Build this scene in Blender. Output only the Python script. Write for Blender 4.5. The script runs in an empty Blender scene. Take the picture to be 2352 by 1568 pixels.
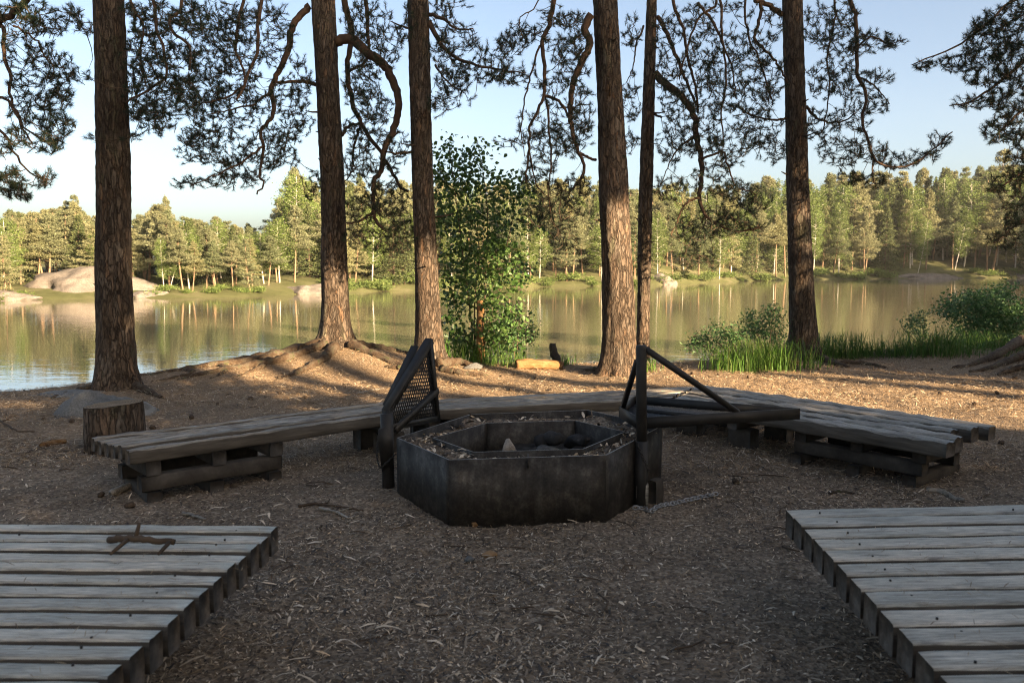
import bpy, math, random
import numpy as np
from mathutils import Vector, noise as mnoise

random.seed(11)
rng = np.random.default_rng(11)
R = math.radians
scene = bpy.context.scene
COL = scene.collection

# ------------------------------------------------------------------ camera
FPX, W0, H0, HORIZON = 1900.0, 2352.0, 1568.0, 605.0     # measured on a 2352 px wide copy of the photo
CAMZ = 1.5
PITCH = math.atan((H0 / 2 - HORIZON) / FPX)
cam_data = bpy.data.cameras.new('camera')
cam_data.sensor_width = 36.0
cam_data.lens = FPX / W0 * 36.0
cam_data.clip_start = 0.05
cam_data.clip_end = 3000
cam_data.dof.use_dof = True
cam_data.dof.focus_distance = 10.0
cam_data.dof.aperture_fstop = 4.2
cam = bpy.data.objects.new('camera', cam_data)
cam.location = (0, 0, CAMZ)
cam.rotation_euler = (math.pi / 2 - PITCH, 0, 0)
COL.objects.link(cam)
scene.camera = cam

# ------------------------------------------------------------------ sky and sun
SUN_AZ, SUN_EL = R(134.0), R(16.0)
world = bpy.data.worlds.new('World')
scene.world = world
world.use_nodes = True
wn = world.node_tree
wn.nodes.clear()
sky = wn.nodes.new('ShaderNodeTexSky')
sky.sky_type = 'NISHITA'
sky.sun_disc = False
sky.sun_elevation = SUN_EL
sky.sun_rotation = SUN_AZ
sky.air_density = 0.7
sky.dust_density = 3.0
sky.ozone_density = 2.0
bg = wn.nodes.new('ShaderNodeBackground')
bg.inputs[1].default_value = 0.064
wo = wn.nodes.new('ShaderNodeOutputWorld')
wn.links.new(sky.outputs[0], bg.inputs[0])
wn.links.new(bg.outputs[0], wo.inputs[0])

sun_data = bpy.data.lights.new('sun', 'SUN')
sun_data.energy = 5.0
sun_data.angle = R(0.5)
sun_data.color = (1.0, 0.82, 0.62)
sun = bpy.data.objects.new('sun', sun_data)
SUNV = Vector((math.sin(SUN_AZ) * math.cos(SUN_EL), math.cos(SUN_AZ) * math.cos(SUN_EL), math.sin(SUN_EL)))
sun.rotation_euler = SUNV.to_track_quat('Z', 'Y').to_euler()
sun.location = SUNV * 60
COL.objects.link(sun)

vs = scene.view_settings
vs.view_transform = 'Standard'
vs.look = 'None'
vs.gamma = 1.0
vs.use_curve_mapping = False
vs.exposure = 2.55
vs.use_white_balance = True          # the photo is balanced for the shade
vs.white_balance_temperature = 8200
vs.white_balance_tint = 10
scene.cycles.use_denoising = True
scene.cycles.denoising_prefilter = 'NONE'     # keeps needles and bark crisp
scene.cycles.use_adaptive_sampling = False
scene.cycles.filter_width = 1.1
scene.cycles.max_bounces = 6
scene.cycles.diffuse_bounces = 4
scene.cycles.glossy_bounces = 3
scene.cycles.transmission_bounces = 3
scene.cycles.transparent_max_bounces = 6
scene.cycles.caustics_reflective = False
scene.cycles.caustics_refractive = False
scene.cycles.sample_clamp_indirect = 4.0

# ------------------------------------------------------------------ measuring helpers
_c, _s = math.cos(PITCH), math.sin(PITCH)


def ray(px, py):
    u = (px - W0 / 2) / FPX
    v = (py - H0 / 2) / FPX
    return np.array((u, _c - v * _s, -_s - v * _c))


def at(px, py, Y):
    d = ray(px, py)
    return np.array((0, 0, CAMZ)) + d * (Y / d[1])


def on(px, py, z):
    d = ray(px, py)
    return np.array((0, 0, CAMZ)) + d * ((z - CAMZ) / d[2])


# ------------------------------------------------------------------ numpy noise
_perm = np.random.default_rng(3).random((256, 256))


def vnoise(x, y):
    x = np.asarray(x, float); y = np.asarray(y, float)
    xi = np.floor(x).astype(int); yi = np.floor(y).astype(int)
    fx = x - xi; fy = y - yi
    fx = fx * fx * (3 - 2 * fx); fy = fy * fy * (3 - 2 * fy)
    g = lambda a, b: _perm[a & 255, b & 255]
    return ((g(xi, yi) * (1 - fx) + g(xi + 1, yi) * fx) * (1 - fy)
            + (g(xi, yi + 1) * (1 - fx) + g(xi + 1, yi + 1) * fx) * fy) - 0.5


def fbm(x, y, o=4):
    t = 0; a = 1.0
    for k in range(o):
        t = t + a * vnoise(x * 2 ** k + 17.3 * k, y * 2 ** k + 9.1 * k)
        a *= 0.5
    return t


def sstep(a, b, x):
    t = np.clip((x - a) / (b - a), 0, 1)
    return t * t * (3 - 2 * t)


# ------------------------------------------------------------------ terrain
WATER_Z = -1.3
BANK_X = [-60, -30, -9, -7, -6, -4.9, -4, -2.5, -1, 0, 1.3, 2.6, 4.2, 5.9, 8.7, 14, 30, 60, 200]
BANK_Y = [2, 6, 8.6, 9.4, 9.9, 10.9, 11.7, 12.6, 12.9, 12.7, 12.5, 12.4, 13.1, 13.9, 15.6, 20, 32, 45, 60]
_sh_px = [-700, -300, -100, 0, 150, 400, 600, 740, 900, 1180, 1500, 1700, 1880, 2100, 2352, 2500, 2900, 3300, 4000, 7000]
_sh_py = [716, 702, 694, 691, 687, 684, 680, 673, 668, 660, 655, 646, 641.5, 639.5, 638, 640, 652, 667, 690, 760]
SH_U = [(p - W0 / 2) / FPX for p in _sh_px]
SH_Y = [(CAMZ - WATER_Z) * FPX / (q - HORIZON) for q in _sh_py]
HILL_U = [-1.2, -0.6, -0.3, -0.22, 0.0, 0.3, 0.5, 0.62, 1.0, 2.0]
HILL_H = [4.5, 3.2, 3.6, 8.0, 7.5, 9, 13, 15, 14, 12]


def shore(u):
    return np.interp(u, SH_U, SH_Y)


def terrain(x, y, fine=True):
    x = np.asarray(x, float); y = np.asarray(y, float)
    b = np.interp(x, BANK_X, BANK_Y) + 0.35 * vnoise(x * 0.9 + 5, x * 0.3)
    near = -1.9 * sstep(-0.25, 3.0, y - b) - 2.2 * sstep(2, 20, y - b)
    near = near + 0.34 * np.exp(-((x + 2.75) / 1.25) ** 2 - ((y - 11.75) / 1.0) ** 2)
    near = near + 0.13 * np.exp(-((x + 4.0) / 0.9) ** 2 - ((y - 10.75) / 0.55) ** 2)
    near = near + 0.12 * np.exp(-((x + 1.3) / 1.0) ** 2 - ((y - 11.8) / 0.8) ** 2)
    near = near + 0.10 * sstep(3.5, 9, x) * sstep(8, 12, y)
    near = near + 0.10 * fbm(x * 0.35, y * 0.35, 2)
    near = near - 0.05 * np.exp(-((x - .13) ** 2 + (y - 5.5) ** 2) / 6.0)
    if fine:
        lit = np.exp(-((x) ** 2 + (y - 7) ** 2) / 220.0)
        near = near + lit * (0.030 * fbm(x * 2.1, y * 2.1, 3) + 0.014 * fbm(x * 11, y * 11, 2))
    u = x / np.maximum(y, 1.0)
    sy = shore(u) + 2.2 * fbm(u * 22, u * 3 + 4, 3)
    inl = y - sy
    hh = np.interp(u, HILL_U, HILL_H)
    far = WATER_Z - 2.5 + 2.5 * sstep(-7, 0, inl) + 0.5 * sstep(0, 3, inl) \
        + hh * (1 - np.exp(-np.maximum(inl - 1.5, 0) / 45.0)) + 0.9 * sstep(2, 20, inl) * fbm(x * 0.06, y * 0.06, 3)
    # behind the shore the hills run on to the horizon
    m = sstep(-9, -6, inl) * (y > 20)
    return np.where(m > 0, np.maximum(near, far), near)


def tz(x, y):
    return float(terrain(np.array([x]), np.array([y]))[0])


def gp(px, py, dz=0.0):
    """the point of the ground seen at that place"""
    z = 0.0
    for _ in range(12):
        p = on(px, py, z)
        z = 0.5 * z + 0.5 * tz(p[0], min(max(p[1], 1), 20))
    p[2] = tz(p[0], p[1]) + dz
    return p


# ------------------------------------------------------------------ mesh builder
ORIGIN = {}


class MB:
    def __init__(self):
        self.v = []; self.f = []; self.n = 0

    def add(self, verts, faces):
        verts = np.asarray(verts, float).reshape(-1, 3)
        if isinstance(faces, np.ndarray):
            self.f.append(faces + self.n)
        else:
            by = {}
            for q in faces:
                by.setdefault(len(q), []).append(q)
            for k, l in by.items():
                self.f.append(np.array(l, int) + self.n)
        self.v.append(verts); self.n += len(verts)
        return self

    def mesh(self, name, origin=(0, 0, 0), smooth=False):
        v = np.concatenate(self.v) - np.asarray(origin)
        me = bpy.data.meshes.new(name)
        me.vertices.add(len(v))
        me.vertices.foreach_set('co', v.astype(np.float32).ravel())
        li = np.concatenate([a.ravel() for a in self.f]).astype(np.int32)
        tot = np.concatenate([np.full(len(a), a.shape[1]) for a in self.f])
        st = np.concatenate(([0], np.cumsum(tot)[:-1])).astype(np.int32)
        me.loops.add(len(li))
        me.loops.foreach_set('vertex_index', li)
        me.polygons.add(len(st))
        me.polygons.foreach_set('loop_start', st)
        me.update(calc_edges=True)
        if smooth:
            me.polygons.foreach_set('use_smooth', np.ones(len(st), bool))
        return me

    def build(self, name, mat, parent=None, smooth=False, kind=None):
        o0 = ORIGIN.get(parent.name, (0, 0, 0)) if parent else (0, 0, 0)
        me = self.mesh(name, o0, smooth)
        me.materials.append(mat)
        o = bpy.data.objects.new(name, me)
        COL.objects.link(o)
        if parent:
            o.parent = parent
            ORIGIN[o.name] = o0
        if kind:
            o['kind'] = kind
        return o


def tag(o, label, cat, group=None):
    o['label'] = label; o['category'] = cat
    if group:
        o['group'] = group
    return o


def thing(name, label, cat, loc, group=None):
    o = bpy.data.objects.new(name, None)
    o.empty_display_size = 0.1
    o.location = tuple(float(a) for a in loc)
    COL.objects.link(o)
    ORIGIN[o.name] = tuple(float(a) for a in loc)
    return tag(o, label, cat, group)


def copy_thing(root, name, loc, rz, scale, label=None, group=None):
    r = root.copy(); r.name = name
    COL.objects.link(r)
    r.location = loc; r.rotation_euler = (0, 0, rz); r.scale = scale
    if label: r['label'] = label
    if group: r['group'] = group
    for ch in root.children:
        c = ch.copy(); COL.objects.link(c); c.parent = r
    return r


# ------------------------------------------------------------------ shapes
def unit(v):
    n = np.linalg.norm(v)
    return v / n if n > 1e-9 else np.array((0, 0, 1.0))


def tube(pts, rad, sides=8, cap=True):
    P = np.asarray(pts, float); n = len(P)
    rad = np.broadcast_to(np.asarray(rad, float), (n,))
    T = np.gradient(P, axis=0)
    T = T / np.maximum(np.linalg.norm(T, axis=1), 1e-9)[:, None]
    ref = np.array((0, 0, 1.0)) if abs(T[0][2]) < 0.9 else np.array((1.0, 0, 0))
    N = unit(np.cross(T[0], ref))
    a = np.linspace(0, 2 * math.pi, sides, endpoint=False)
    V = np.empty((n, sides, 3))
    for i in range(n):
        N = unit(N - T[i] * N.dot(T[i]))
        B = np.cross(T[i], N)
        V[i] = P[i] + rad[i] * (np.cos(a)[:, None] * N + np.sin(a)[:, None] * B)
    idx = np.arange(n * sides).reshape(n, sides)
    nx = np.roll(idx, -1, axis=1)
    q = np.stack([idx[:-1], nx[:-1], nx[1:], idx[1:]], -1).reshape(-1, 4)
    faces = [tuple(r) for r in q]
    if cap:
        faces.append(tuple(idx[0][::-1])); faces.append(tuple(idx[-1]))
    return V.reshape(-1, 3), faces


def segs_mesh(A, B, ra, rb, sides=3):
    """many small prisms from A to B at once"""
    A = np.asarray(A); B = np.asarray(B)
    T = B - A
    T = T / np.maximum(np.linalg.norm(T, axis=1), 1e-9)[:, None]
    ref = np.where(np.abs(T[:, 2:3]) < 0.9, np.array([[0, 0, 1.0]]), np.array([[1.0, 0, 0]]))
    N = np.cross(T, ref); N /= np.maximum(np.linalg.norm(N, axis=1), 1e-9)[:, None]
    Bn = np.cross(T, N)
    V = []
    for P, r in ((A, ra), (B, rb)):
        for k in range(sides):
            t = 2 * math.pi * k / sides
            V.append(P + (math.cos(t) * N + math.sin(t) * Bn) * np.asarray(r)[:, None])
    V = np.stack(V, 1)
    m = len(A)
    base = (np.arange(m) * 2 * sides)[:, None]
    F = []
    for k in range(sides):
        k2 = (k + 1) % sides
        F.append(np.concatenate([base + k, base + k2, base + sides + k2, base + sides + k], 1))
    return V.reshape(-1, 3), np.concatenate(F)


def box_pts(c, ux, uy, uz, sx, sy, sz):
    c = np.asarray(c, float)
    out = []
    for k in (-1, 1):
        for (i, j) in ((-1, -1), (1, -1), (1, 1), (-1, 1)):
            out.append(c + ux * i * sx / 2 + uy * j * sy / 2 + uz * k * sz / 2)
    return np.array(out), [(3, 2, 1, 0), (4, 5, 6, 7), (0, 1, 5, 4), (1, 2, 6, 5), (2, 3, 7, 6), (3, 0, 4, 7)]


def bar(mb, a, b, w, h, up=(0, 0, 1)):
    a = np.asarray(a, float); b = np.asarray(b, float)
    t = unit(b - a); s = unit(np.cross(t, np.asarray(up, float))); u = np.cross(s, t)
    v, f = box_pts((a + b) / 2, t, s, u, np.linalg.norm(b - a), w, h)
    mb.add(v, f)
    return mb


def timber(length, w, h, seed, rough=0.004, segs=18, skew0=0.0, skew1=0.0, rnd=0.012, wear=0.0, endround=0.04):
    """a sawn plank along local X with rounded, uneven, worn edges; top face at z = 0"""
    r = random.Random(seed)
    cs = [(-w / 2 + rnd, 0), (-w / 6, 0.0), (w / 6, 0.0), (w / 2 - rnd, 0), (w / 2, -rnd), (w / 2, -h * .5), (w / 2, -h + rnd),
          (w / 2 - rnd, -h), (-w / 2 + rnd, -h), (-w / 2, -h + rnd), (-w / 2, -h * .5), (-w / 2, -rnd)]
    n = len(cs)
    V = []
    off = r.uniform(0, 100)
    for i in range(segs + 1):
        t = i / segs
        x = -length / 2 + t * length
        endk = min(t, 1 - t) * length
        shrink = 1 - endround * max(0, 1 - endk / 0.03)
        for j, (cy, cz) in enumerate(cs):
            xx = x + (1 - t) * skew0 * cy + t * skew1 * cy
            d = rough * (mnoise.noise((x * 4 + off, j * 2.7, off)) * 1.4)
            d2 = wear * mnoise.noise((x * 9 + off, j * 1.3, off * 2)) if cz > -rnd * 1.5 else 0
            V.append((xx, cy * shrink + d, (cz + h / 2) * shrink - h / 2 + d * 0.8 + d2))
    F = []
    for i in range(segs):
        for j in range(n):
            a, b = i * n + j, i * n + (j + 1) % n
            F.append((a, b, b + n, a + n))
    F.append(tuple(range(n - 1, -1, -1))[::-1] if False else tuple(range(n)))
    F.append(tuple(range(segs * n + n - 1, segs * n - 1, -1)))
    F = [tuple(reversed(q)) for q in F]
    return MB().add(V, F)


def place_timber(name, mb, mat, parent, pos, rz, tilt=0.0):
    me = mb.mesh(name)
    me.materials.append(mat)
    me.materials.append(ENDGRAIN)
    me.materials.append(SHADEDSIDE)
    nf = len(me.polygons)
    mi = np.array([2 if 4 <= i % 12 <= 10 else 0 for i in range(nf)], np.int32); mi[-2:] = 1  # sides and underside get the shade-coloured wood, the two ends the end grain
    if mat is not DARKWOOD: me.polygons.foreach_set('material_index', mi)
    o = bpy.data.objects.new(name, me)
    COL.objects.link(o)
    o.parent = parent
    b = ORIGIN[parent.name]
    o.location = (pos[0] - b[0], pos[1] - b[1], pos[2] - b[2])
    o.rotation_euler = (0, tilt, rz)
    return o


def rock_mesh(cx, cy, cz, sx, sy, sz, seed, rough=0.18, sub=4, rot=0.0, flat=0.25, cuts=7, hard=0.85):
    import bmesh
    bm = bmesh.new()
    bmesh.ops.create_icosphere(bm, subdivisions=sub, radius=1.0)
    r = random.Random(seed)
    planes = []
    for _ in range(cuts):
        n = Vector((r.uniform(-1, 1), r.uniform(-1, 1), r.uniform(-.4, 1))).normalized()
        planes.append((n, r.uniform(.62, .9) if hard < 1 else r.uniform(.45, .75)))
    off = Vector((seed * 3.1, seed * 1.7, 0))
    V = []
    for v in bm.verts:
        p = v.co.copy()
        for n, d in planes:
            e = p.dot(n) - d
            if e > 0:
                p -= n * e * hard
        p *= 1 + rough * mnoise.fractal(p * 1.6 + off, 1.0, 2.0, 5)
        V.append(p)
    V = np.array(V) * np.array((sx, sy, sz))
    c, s = math.cos(rot), math.sin(rot)
    V = np.stack([V[:, 0] * c - V[:, 1] * s, V[:, 0] * s + V[:, 1] * c, V[:, 2]], 1)
    F = [tuple(q.index for q in f.verts) for f in bm.faces]
    bm.free()
    return MB().add(V + np.array((cx, cy, cz)), F)


# ------------------------------------------------------------------ materials
def new_mat(name):
    m = bpy.data.materials.new(name)
    m.use_nodes = True
    nt = m.node_tree
    nt.nodes.clear()
    out = nt.nodes.new('ShaderNodeOutputMaterial')
    return m, nt, out


def nd(nt, typ, **kw):
    n = nt.nodes.new('ShaderNode' + typ)
    for k, v in kw.items():
        if k in n.bl_rna.properties:
            setattr(n, k, v)
        else:
            n.inputs[k].default_value = v
    return n


def ramp(nt, stops, fac=None, interp='LINEAR'):
    r = nt.nodes.new('ShaderNodeValToRGB')
    e = r.color_ramp.elements
    r.color_ramp.interpolation = interp
    while len(e) < len(stops):
        e.new(0.5)
    for el, (p, c) in zip(e, stops):
        el.position = p
        el.color = (c[0], c[1], c[2], 1) if not isinstance(c, (int, float)) else (c, c, c, 1)
    if fac is not None:
        nt.links.new(fac, r.inputs[0])
    return r


def coords(nt, scale=(1, 1, 1), src='Object', jitter=True):
    tc = nd(nt, 'TexCoord')
    mp = nd(nt, 'Mapping')
    mp.inputs['Scale'].default_value = scale
    nt.links.new(tc.outputs[src], mp.inputs[0])
    if jitter:
        oi = nd(nt, 'ObjectInfo')
        ml = nd(nt, 'Math', operation='MULTIPLY'); ml.inputs[1].default_value = 37.0
        nt.links.new(oi.outputs['Random'], ml.inputs[0])
        nt.links.new(ml.outputs[0], mp.inputs['Location'])
    return mp.outputs[0]


def tex_noise(nt, vec, scale, detail=5, rough=0.6, dist=0.0):
    n = nd(nt, 'TexNoise')
    n.inputs['Scale'].default_value = scale
    n.inputs['Detail'].default_value = detail
    n.inputs['Roughness'].default_value = rough
    n.inputs['Distortion'].default_value = dist
    if vec is not None:
        nt.links.new(vec, n.inputs['Vector'])
    return n


def mix(nt, fac, a, b, typ='MIX'):
    m = nd(nt, 'Mix', data_type='RGBA', blend_type=typ)
    for sock, val in ((m.inputs[0], fac), (m.inputs[6], a), (m.inputs[7], b)):
        if isinstance(val, (int, float)):
            sock.default_value = val
        elif isinstance(val, tuple):
            sock.default_value = (val[0], val[1], val[2], 1)
        else:
            nt.links.new(val, sock)
    return m.outputs[2]


def bump(nt, height, strength, dist, normal=None):
    b = nd(nt, 'Bump')
    b.inputs['Strength'].default_value = strength
    b.inputs['Distance'].default_value = dist
    nt.links.new(height, b.inputs['Height'])
    if normal is not None:
        nt.links.new(normal, b.inputs['Normal'])
    return b.outputs[0]


def finish(nt, out, col, rough=0.85, normal=None, spec=0.3, metallic=0.0):
    p = nd(nt, 'BsdfPrincipled')
    if isinstance(col, tuple):
        p.inputs['Base Color'].default_value = (*col, 1)
    else:
        nt.links.new(col, p.inputs['Base Color'])
    if isinstance(rough, (int, float)):
        p.inputs['Roughness'].default_value = rough
    else:
        nt.links.new(rough, p.inputs['Roughness'])
    p.inputs['Specular IOR Level'].default_value = spec
    p.inputs['Metallic'].default_value = metallic
    if normal is not None:
        nt.links.new(normal, p.inputs['Normal'])
    nt.links.new(p.outputs[0], out.inputs[0])
    return p


def mat_bark():
    m, nt, out = new_mat('pine_bark')
    v = coords(nt, (1, 1, 0.28))
    w = tex_noise(nt, v, 14, 5)
    wv = nd(nt, 'VectorMath', operation='SCALE'); wv.inputs['Scale'].default_value = 0.13
    nt.links.new(w.outputs['Color'], wv.inputs[0])
    av = nd(nt, 'VectorMath', operation='ADD')
    nt.links.new(v, av.inputs[0]); nt.links.new(wv.outputs[0], av.inputs[1])
    vo = nd(nt, 'TexVoronoi', feature='DISTANCE_TO_EDGE'); vo.inputs['Scale'].default_value = 20
    nt.links.new(av.outputs[0], vo.inputs['Vector'])
    vc = nd(nt, 'TexVoronoi'); vc.inputs['Scale'].default_value = 20
    nt.links.new(av.outputs[0], vc.inputs['Vector'])
    crack = ramp(nt, [(0.0, 0.15), (0.05, 0.5), (0.17, 1.0)], vo.outputs['Distance'])
    v2 = coords(nt, (1, 1, 0.5))
    fine = tex_noise(nt, v2, 55, 6, 0.7)
    big = tex_noise(nt, v2, 2.2, 4)
    plate = ramp(nt, [(0.15, (0.080, 0.062, 0.049)), (0.45, (0.148, 0.098, 0.066)), (0.7, (0.165, 0.137, 0.112)), (0.95, (0.26, 0.138, 0.074))], vc.outputs['Color'])
    c1 = mix(nt, fine.outputs[0], plate.outputs[0], (0.095, 0.074, 0.058))
    sh = ramp(nt, [(0.38, 0.75), (0.62, 1.25)], big.outputs[0])
    c2 = mix(nt, 1.0, c1, sh.outputs[0], 'MULTIPLY')
    mossn = tex_noise(nt, coords(nt, (1, 1, 0.4)), 5, 5)
    mossf = ramp(nt, [(0.60, 0.0), (0.72, 0.55)], mossn.outputs[0])
    c2 = mix(nt, mossf.outputs[0], c2, (0.115, 0.125, 0.075))
    sn = tex_noise(nt, coords(nt, (1, 1, 0.16)), 34, 6, 0.7, 0.4)
    sr_ = ramp(nt, [(0.34, 0.45), (0.52, 1.0), (0.68, 1.5)], sn.outputs[0])
    c2 = mix(nt, 0.85, c2, sr_.outputs[0], 'MULTIPLY')
    fade = ramp(nt, [(0.36, 0.25), (0.6, 1.0)], tex_noise(nt, v2, 6, 4).outputs[0])
    inv = nd(nt, 'Math', operation='SUBTRACT'); inv.inputs[0].default_value = 1.0
    nt.links.new(crack.outputs[0], inv.inputs[1])
    cf = nd(nt, 'Math', operation='MULTIPLY')
    nt.links.new(inv.outputs[0], cf.inputs[0]); nt.links.new(fade.outputs[0], cf.inputs[1])
    c3 = mix(nt, cf.outputs[0], c2, (0.026, 0.018, 0.013))
    hsum = nd(nt, 'Math', operation='MULTIPLY_ADD')
    nt.links.new(sn.outputs[0], hsum.inputs[0]); hsum.inputs[1].default_value = 1.1
    nt.links.new(crack.outputs[0], hsum.inputs[2])
    finish(nt, out, c3, 0.92, bump(nt, hsum.outputs[0], 1.0, 0.03), 0.15)
    return m


def mat_simple(name, stops, scale=8, rough=0.85, bscale=40, bstr=0.4, bdist=0.005, stretch=(1, 1, 1), spec=0.25, metallic=0.0, detail=6, src='Object'):
    m, nt, out = new_mat(name)
    v = coords(nt, stretch, src)
    n = tex_noise(nt, v, scale, detail, 0.65)
    r = ramp(nt, stops, n.outputs[0])
    b = tex_noise(nt, v, bscale, 6, 0.7)
    finish(nt, out, r.outputs[0], rough, bump(nt, b.outputs[0], bstr, bdist), spec, metallic)
    return m


def mat_island(name, stops, rough=0.8, trans=0.0, objvar=0.0, spec=0.2, interp='LINEAR', tint=None):
    """colour picked per piece of the mesh"""
    m, nt, out = new_mat(name)
    g = nd(nt, 'NewGeometry')
    r = ramp(nt, stops, g.outputs['Random Per Island'], interp)
    col = r.outputs[0]
    if objvar:
        oi = nd(nt, 'ObjectInfo')
        t = ramp(nt, tint or [(0, (1 - objvar, 1 - objvar, 1 - objvar)), (1, (1 + objvar, 1 + objvar, 1 + objvar))], oi.outputs['Random'])
        col = mix(nt, 1.0, col, t.outputs[0], 'MULTIPLY')
    p = nd(nt, 'BsdfPrincipled')
    nt.links.new(col, p.inputs['Base Color'])
    p.inputs['Roughness'].default_value = rough
    p.inputs['Specular IOR Level'].default_value = spec
    if trans:
        tr = nd(nt, 'BsdfTranslucent')
        nt.links.new(col, tr.inputs[0])
        mx = nd(nt, 'MixShader'); mx.inputs[0].default_value = trans
        nt.links.new(p.outputs[0], mx.inputs[1]); nt.links.new(tr.outputs[0], mx.inputs[2])
        nt.links.new(mx.outputs[0], out.inputs[0])
    else:
        nt.links.new(p.outputs[0], out.inputs[0])
    return m


def mat_plank(name, dark, mid, light, chip=0.0):
    m, nt, out = new_mat(name)
    v = coords(nt, (0.55, 9, 9))
    v2 = coords(nt, (1, 1, 1))
    g = tex_noise(nt, v, 6.5, 8, 0.72, 0.5)
    g2 = tex_noise(nt, v, 24, 5, 0.7, 0.2)
    big = tex_noise(nt, v2, 2.6, 5, 0.6)
    r = ramp(nt, [(0.28, dark), (0.5, mid), (0.74, light)], g.outputs[0])
    r2 = ramp(nt, [(0.36, 0.35), (0.60, 1.2)], g2.outputs[0])
    c = mix(nt, 0.85, r.outputs[0], r2.outputs[0], 'MULTIPLY')
    rb = ramp(nt, [(0.35, (0.72, 0.75, 0.72)), (0.65, (1.2, 1.15, 1.08))], big.outputs[0])
    c = mix(nt, 0.9, c, rb.outputs[0], 'MULTIPLY')
    oi = nd(nt, 'ObjectInfo')
    t = ramp(nt, [(0, (0.8, 0.82, 0.82)), (1, (1.15, 1.12, 1.08))], oi.outputs['Random'])
    c = mix(nt, 1.0, c, t.outputs[0], 'MULTIPLY')
    # dark stains and knots with their own outline
    st = tex_noise(nt, coords(nt, (0.7, 2.0, 2.0)), 4.5, 4, 0.6, 0.6)
    sf = ramp(nt, [(0.63, 0.0), (0.70, 0.75)], st.outputs[0])
    c = mix(nt, sf.outputs[0], c, (0.06, 0.05, 0.042))
    rr = ramp(nt, [(0.3, 0.58), (0.7, 0.38)], big.outputs[0])
    hs = nd(nt, 'Math', operation='MULTIPLY_ADD')
    nt.links.new(g2.outputs[0], hs.inputs[0]); hs.inputs[1].default_value = 0.5
    nt.links.new(g.outputs[0], hs.inputs[2])
    finish(nt, out, c, rr.outputs[0], bump(nt, hs.outputs[0], 0.8, 0.006), 0.8)
    return m


def mat_steel():
    m, nt, out = new_mat('sooty_steel')
    v = coords(nt, (1, 1, 1))
    n = tex_noise(nt, v, 7, 8, 0.7)
    sp = tex_noise(nt, v, 70, 4, 0.7)
    streak = tex_noise(nt, coords(nt, (6, 6, 0.8)), 4, 5, 0.6)
    r = ramp(nt, [(0.3, (0.016, 0.014, 0.012)), (0.5, (0.036, 0.032, 0.027)), (0.72, (0.105, 0.095, 0.08))], n.outputs[0])
    s = ramp(nt, [(0.36, (0.45, 0.36, 0.28)), (0.6, (1.1, 1.1, 1.1))], sp.outputs[0])
    c = mix(nt, 0.6, r.outputs[0], s.outputs[0], 'MULTIPLY')
    st = ramp(nt, [(0.35, (0.6, 0.5, 0.42)), (0.65, (1.15, 1.15, 1.15))], streak.outputs[0])
    c = mix(nt, 0.8, c, st.outputs[0], 'MULTIPLY')
    ro = ramp(nt, [(0.3, 0.75), (0.7, 0.5)], n.outputs[0])
    finish(nt, out, c, ro.outputs[0], bump(nt, sp.outputs[0], 0.35, 0.002), 0.4, 0.25)
    return m


def mat_ground():
    m, nt, out = new_mat('forest_floor')
    tc = nd(nt, 'TexCoord')
    v = tc.outputs['Object']
    a = tex_noise(nt, v, 1.1, 5, 0.6)
    b = tex_noise(nt, v, 26, 8, 0.75)
    c = nd(nt, 'TexVoronoi'); c.inputs['Scale'].default_value = 60
    nt.links.new(v, c.inputs['Vector'])
    soil = ramp(nt, [(0.32, (0.060, 0.045, 0.034)), (0.5, (0.19, 0.145, 0.108)), (0.68, (0.40, 0.32, 0.24))], b.outputs[0])
    bits = ramp(nt, [(0.0, (0.05, 0.038, 0.029)), (0.4, (0.16, 0.118, 0.085)), (0.75, (0.38, 0.29, 0.205)), (1.0, (0.58, 0.48, 0.37))], c.outputs['Color'])
    c1 = mix(nt, 0.55, soil.outputs[0], bits.outputs[0])
    # trodden soil in the middle, more needles outwards
    sep = nd(nt, 'SeparateXYZ'); nt.links.new(v, sep.inputs[0])
    ny = nd(nt, 'MapRange'); ny.inputs[1].default_value = 5.5; ny.inputs[2].default_value = 9.5
    nt.links.new(sep.outputs[1], ny.inputs[0])
    c1 = mix(nt, ny.outputs[0], c1, mix(nt, 0.5, c1, (0.24, 0.165, 0.10)))
    va = ramp(nt, [(0.35, (0.75, 0.75, 0.75)), (0.65, (1.2, 1.18, 1.15))], a.outputs[0])
    c2 = mix(nt, 1.0, c1, va.outputs[0], 'MULTIPLY')
    # far shore: grassy, mossy hillside
    fr = nd(nt, 'MapRange'); fr.inputs[1].default_value = 25; fr.inputs[2].default_value = 40
    nt.links.new(sep.outputs[1], fr.inputs[0])
    gn = tex_noise(nt, v, 0.25, 6, 0.7)
    gr = ramp(nt, [(0.35, (0.055, 0.060, 0.025)), (0.5, (0.085, 0.090, 0.04)), (0.66, (0.13, 0.12, 0.07))], gn.outputs[0])
    c3 = mix(nt, fr.outputs[0], c2, gr.outputs[0])
    hs = nd(nt, 'Math', operation='MULTIPLY_ADD')
    nt.links.new(c.outputs['Distance'], hs.inputs[0]); hs.inputs[1].default_value = 0.8
    nt.links.new(b.outputs[0], hs.inputs[2])
    finish(nt, out, c3, 0.95, bump(nt, hs.outputs[0], 0.9, 0.014), 0.12)
    return m


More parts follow.
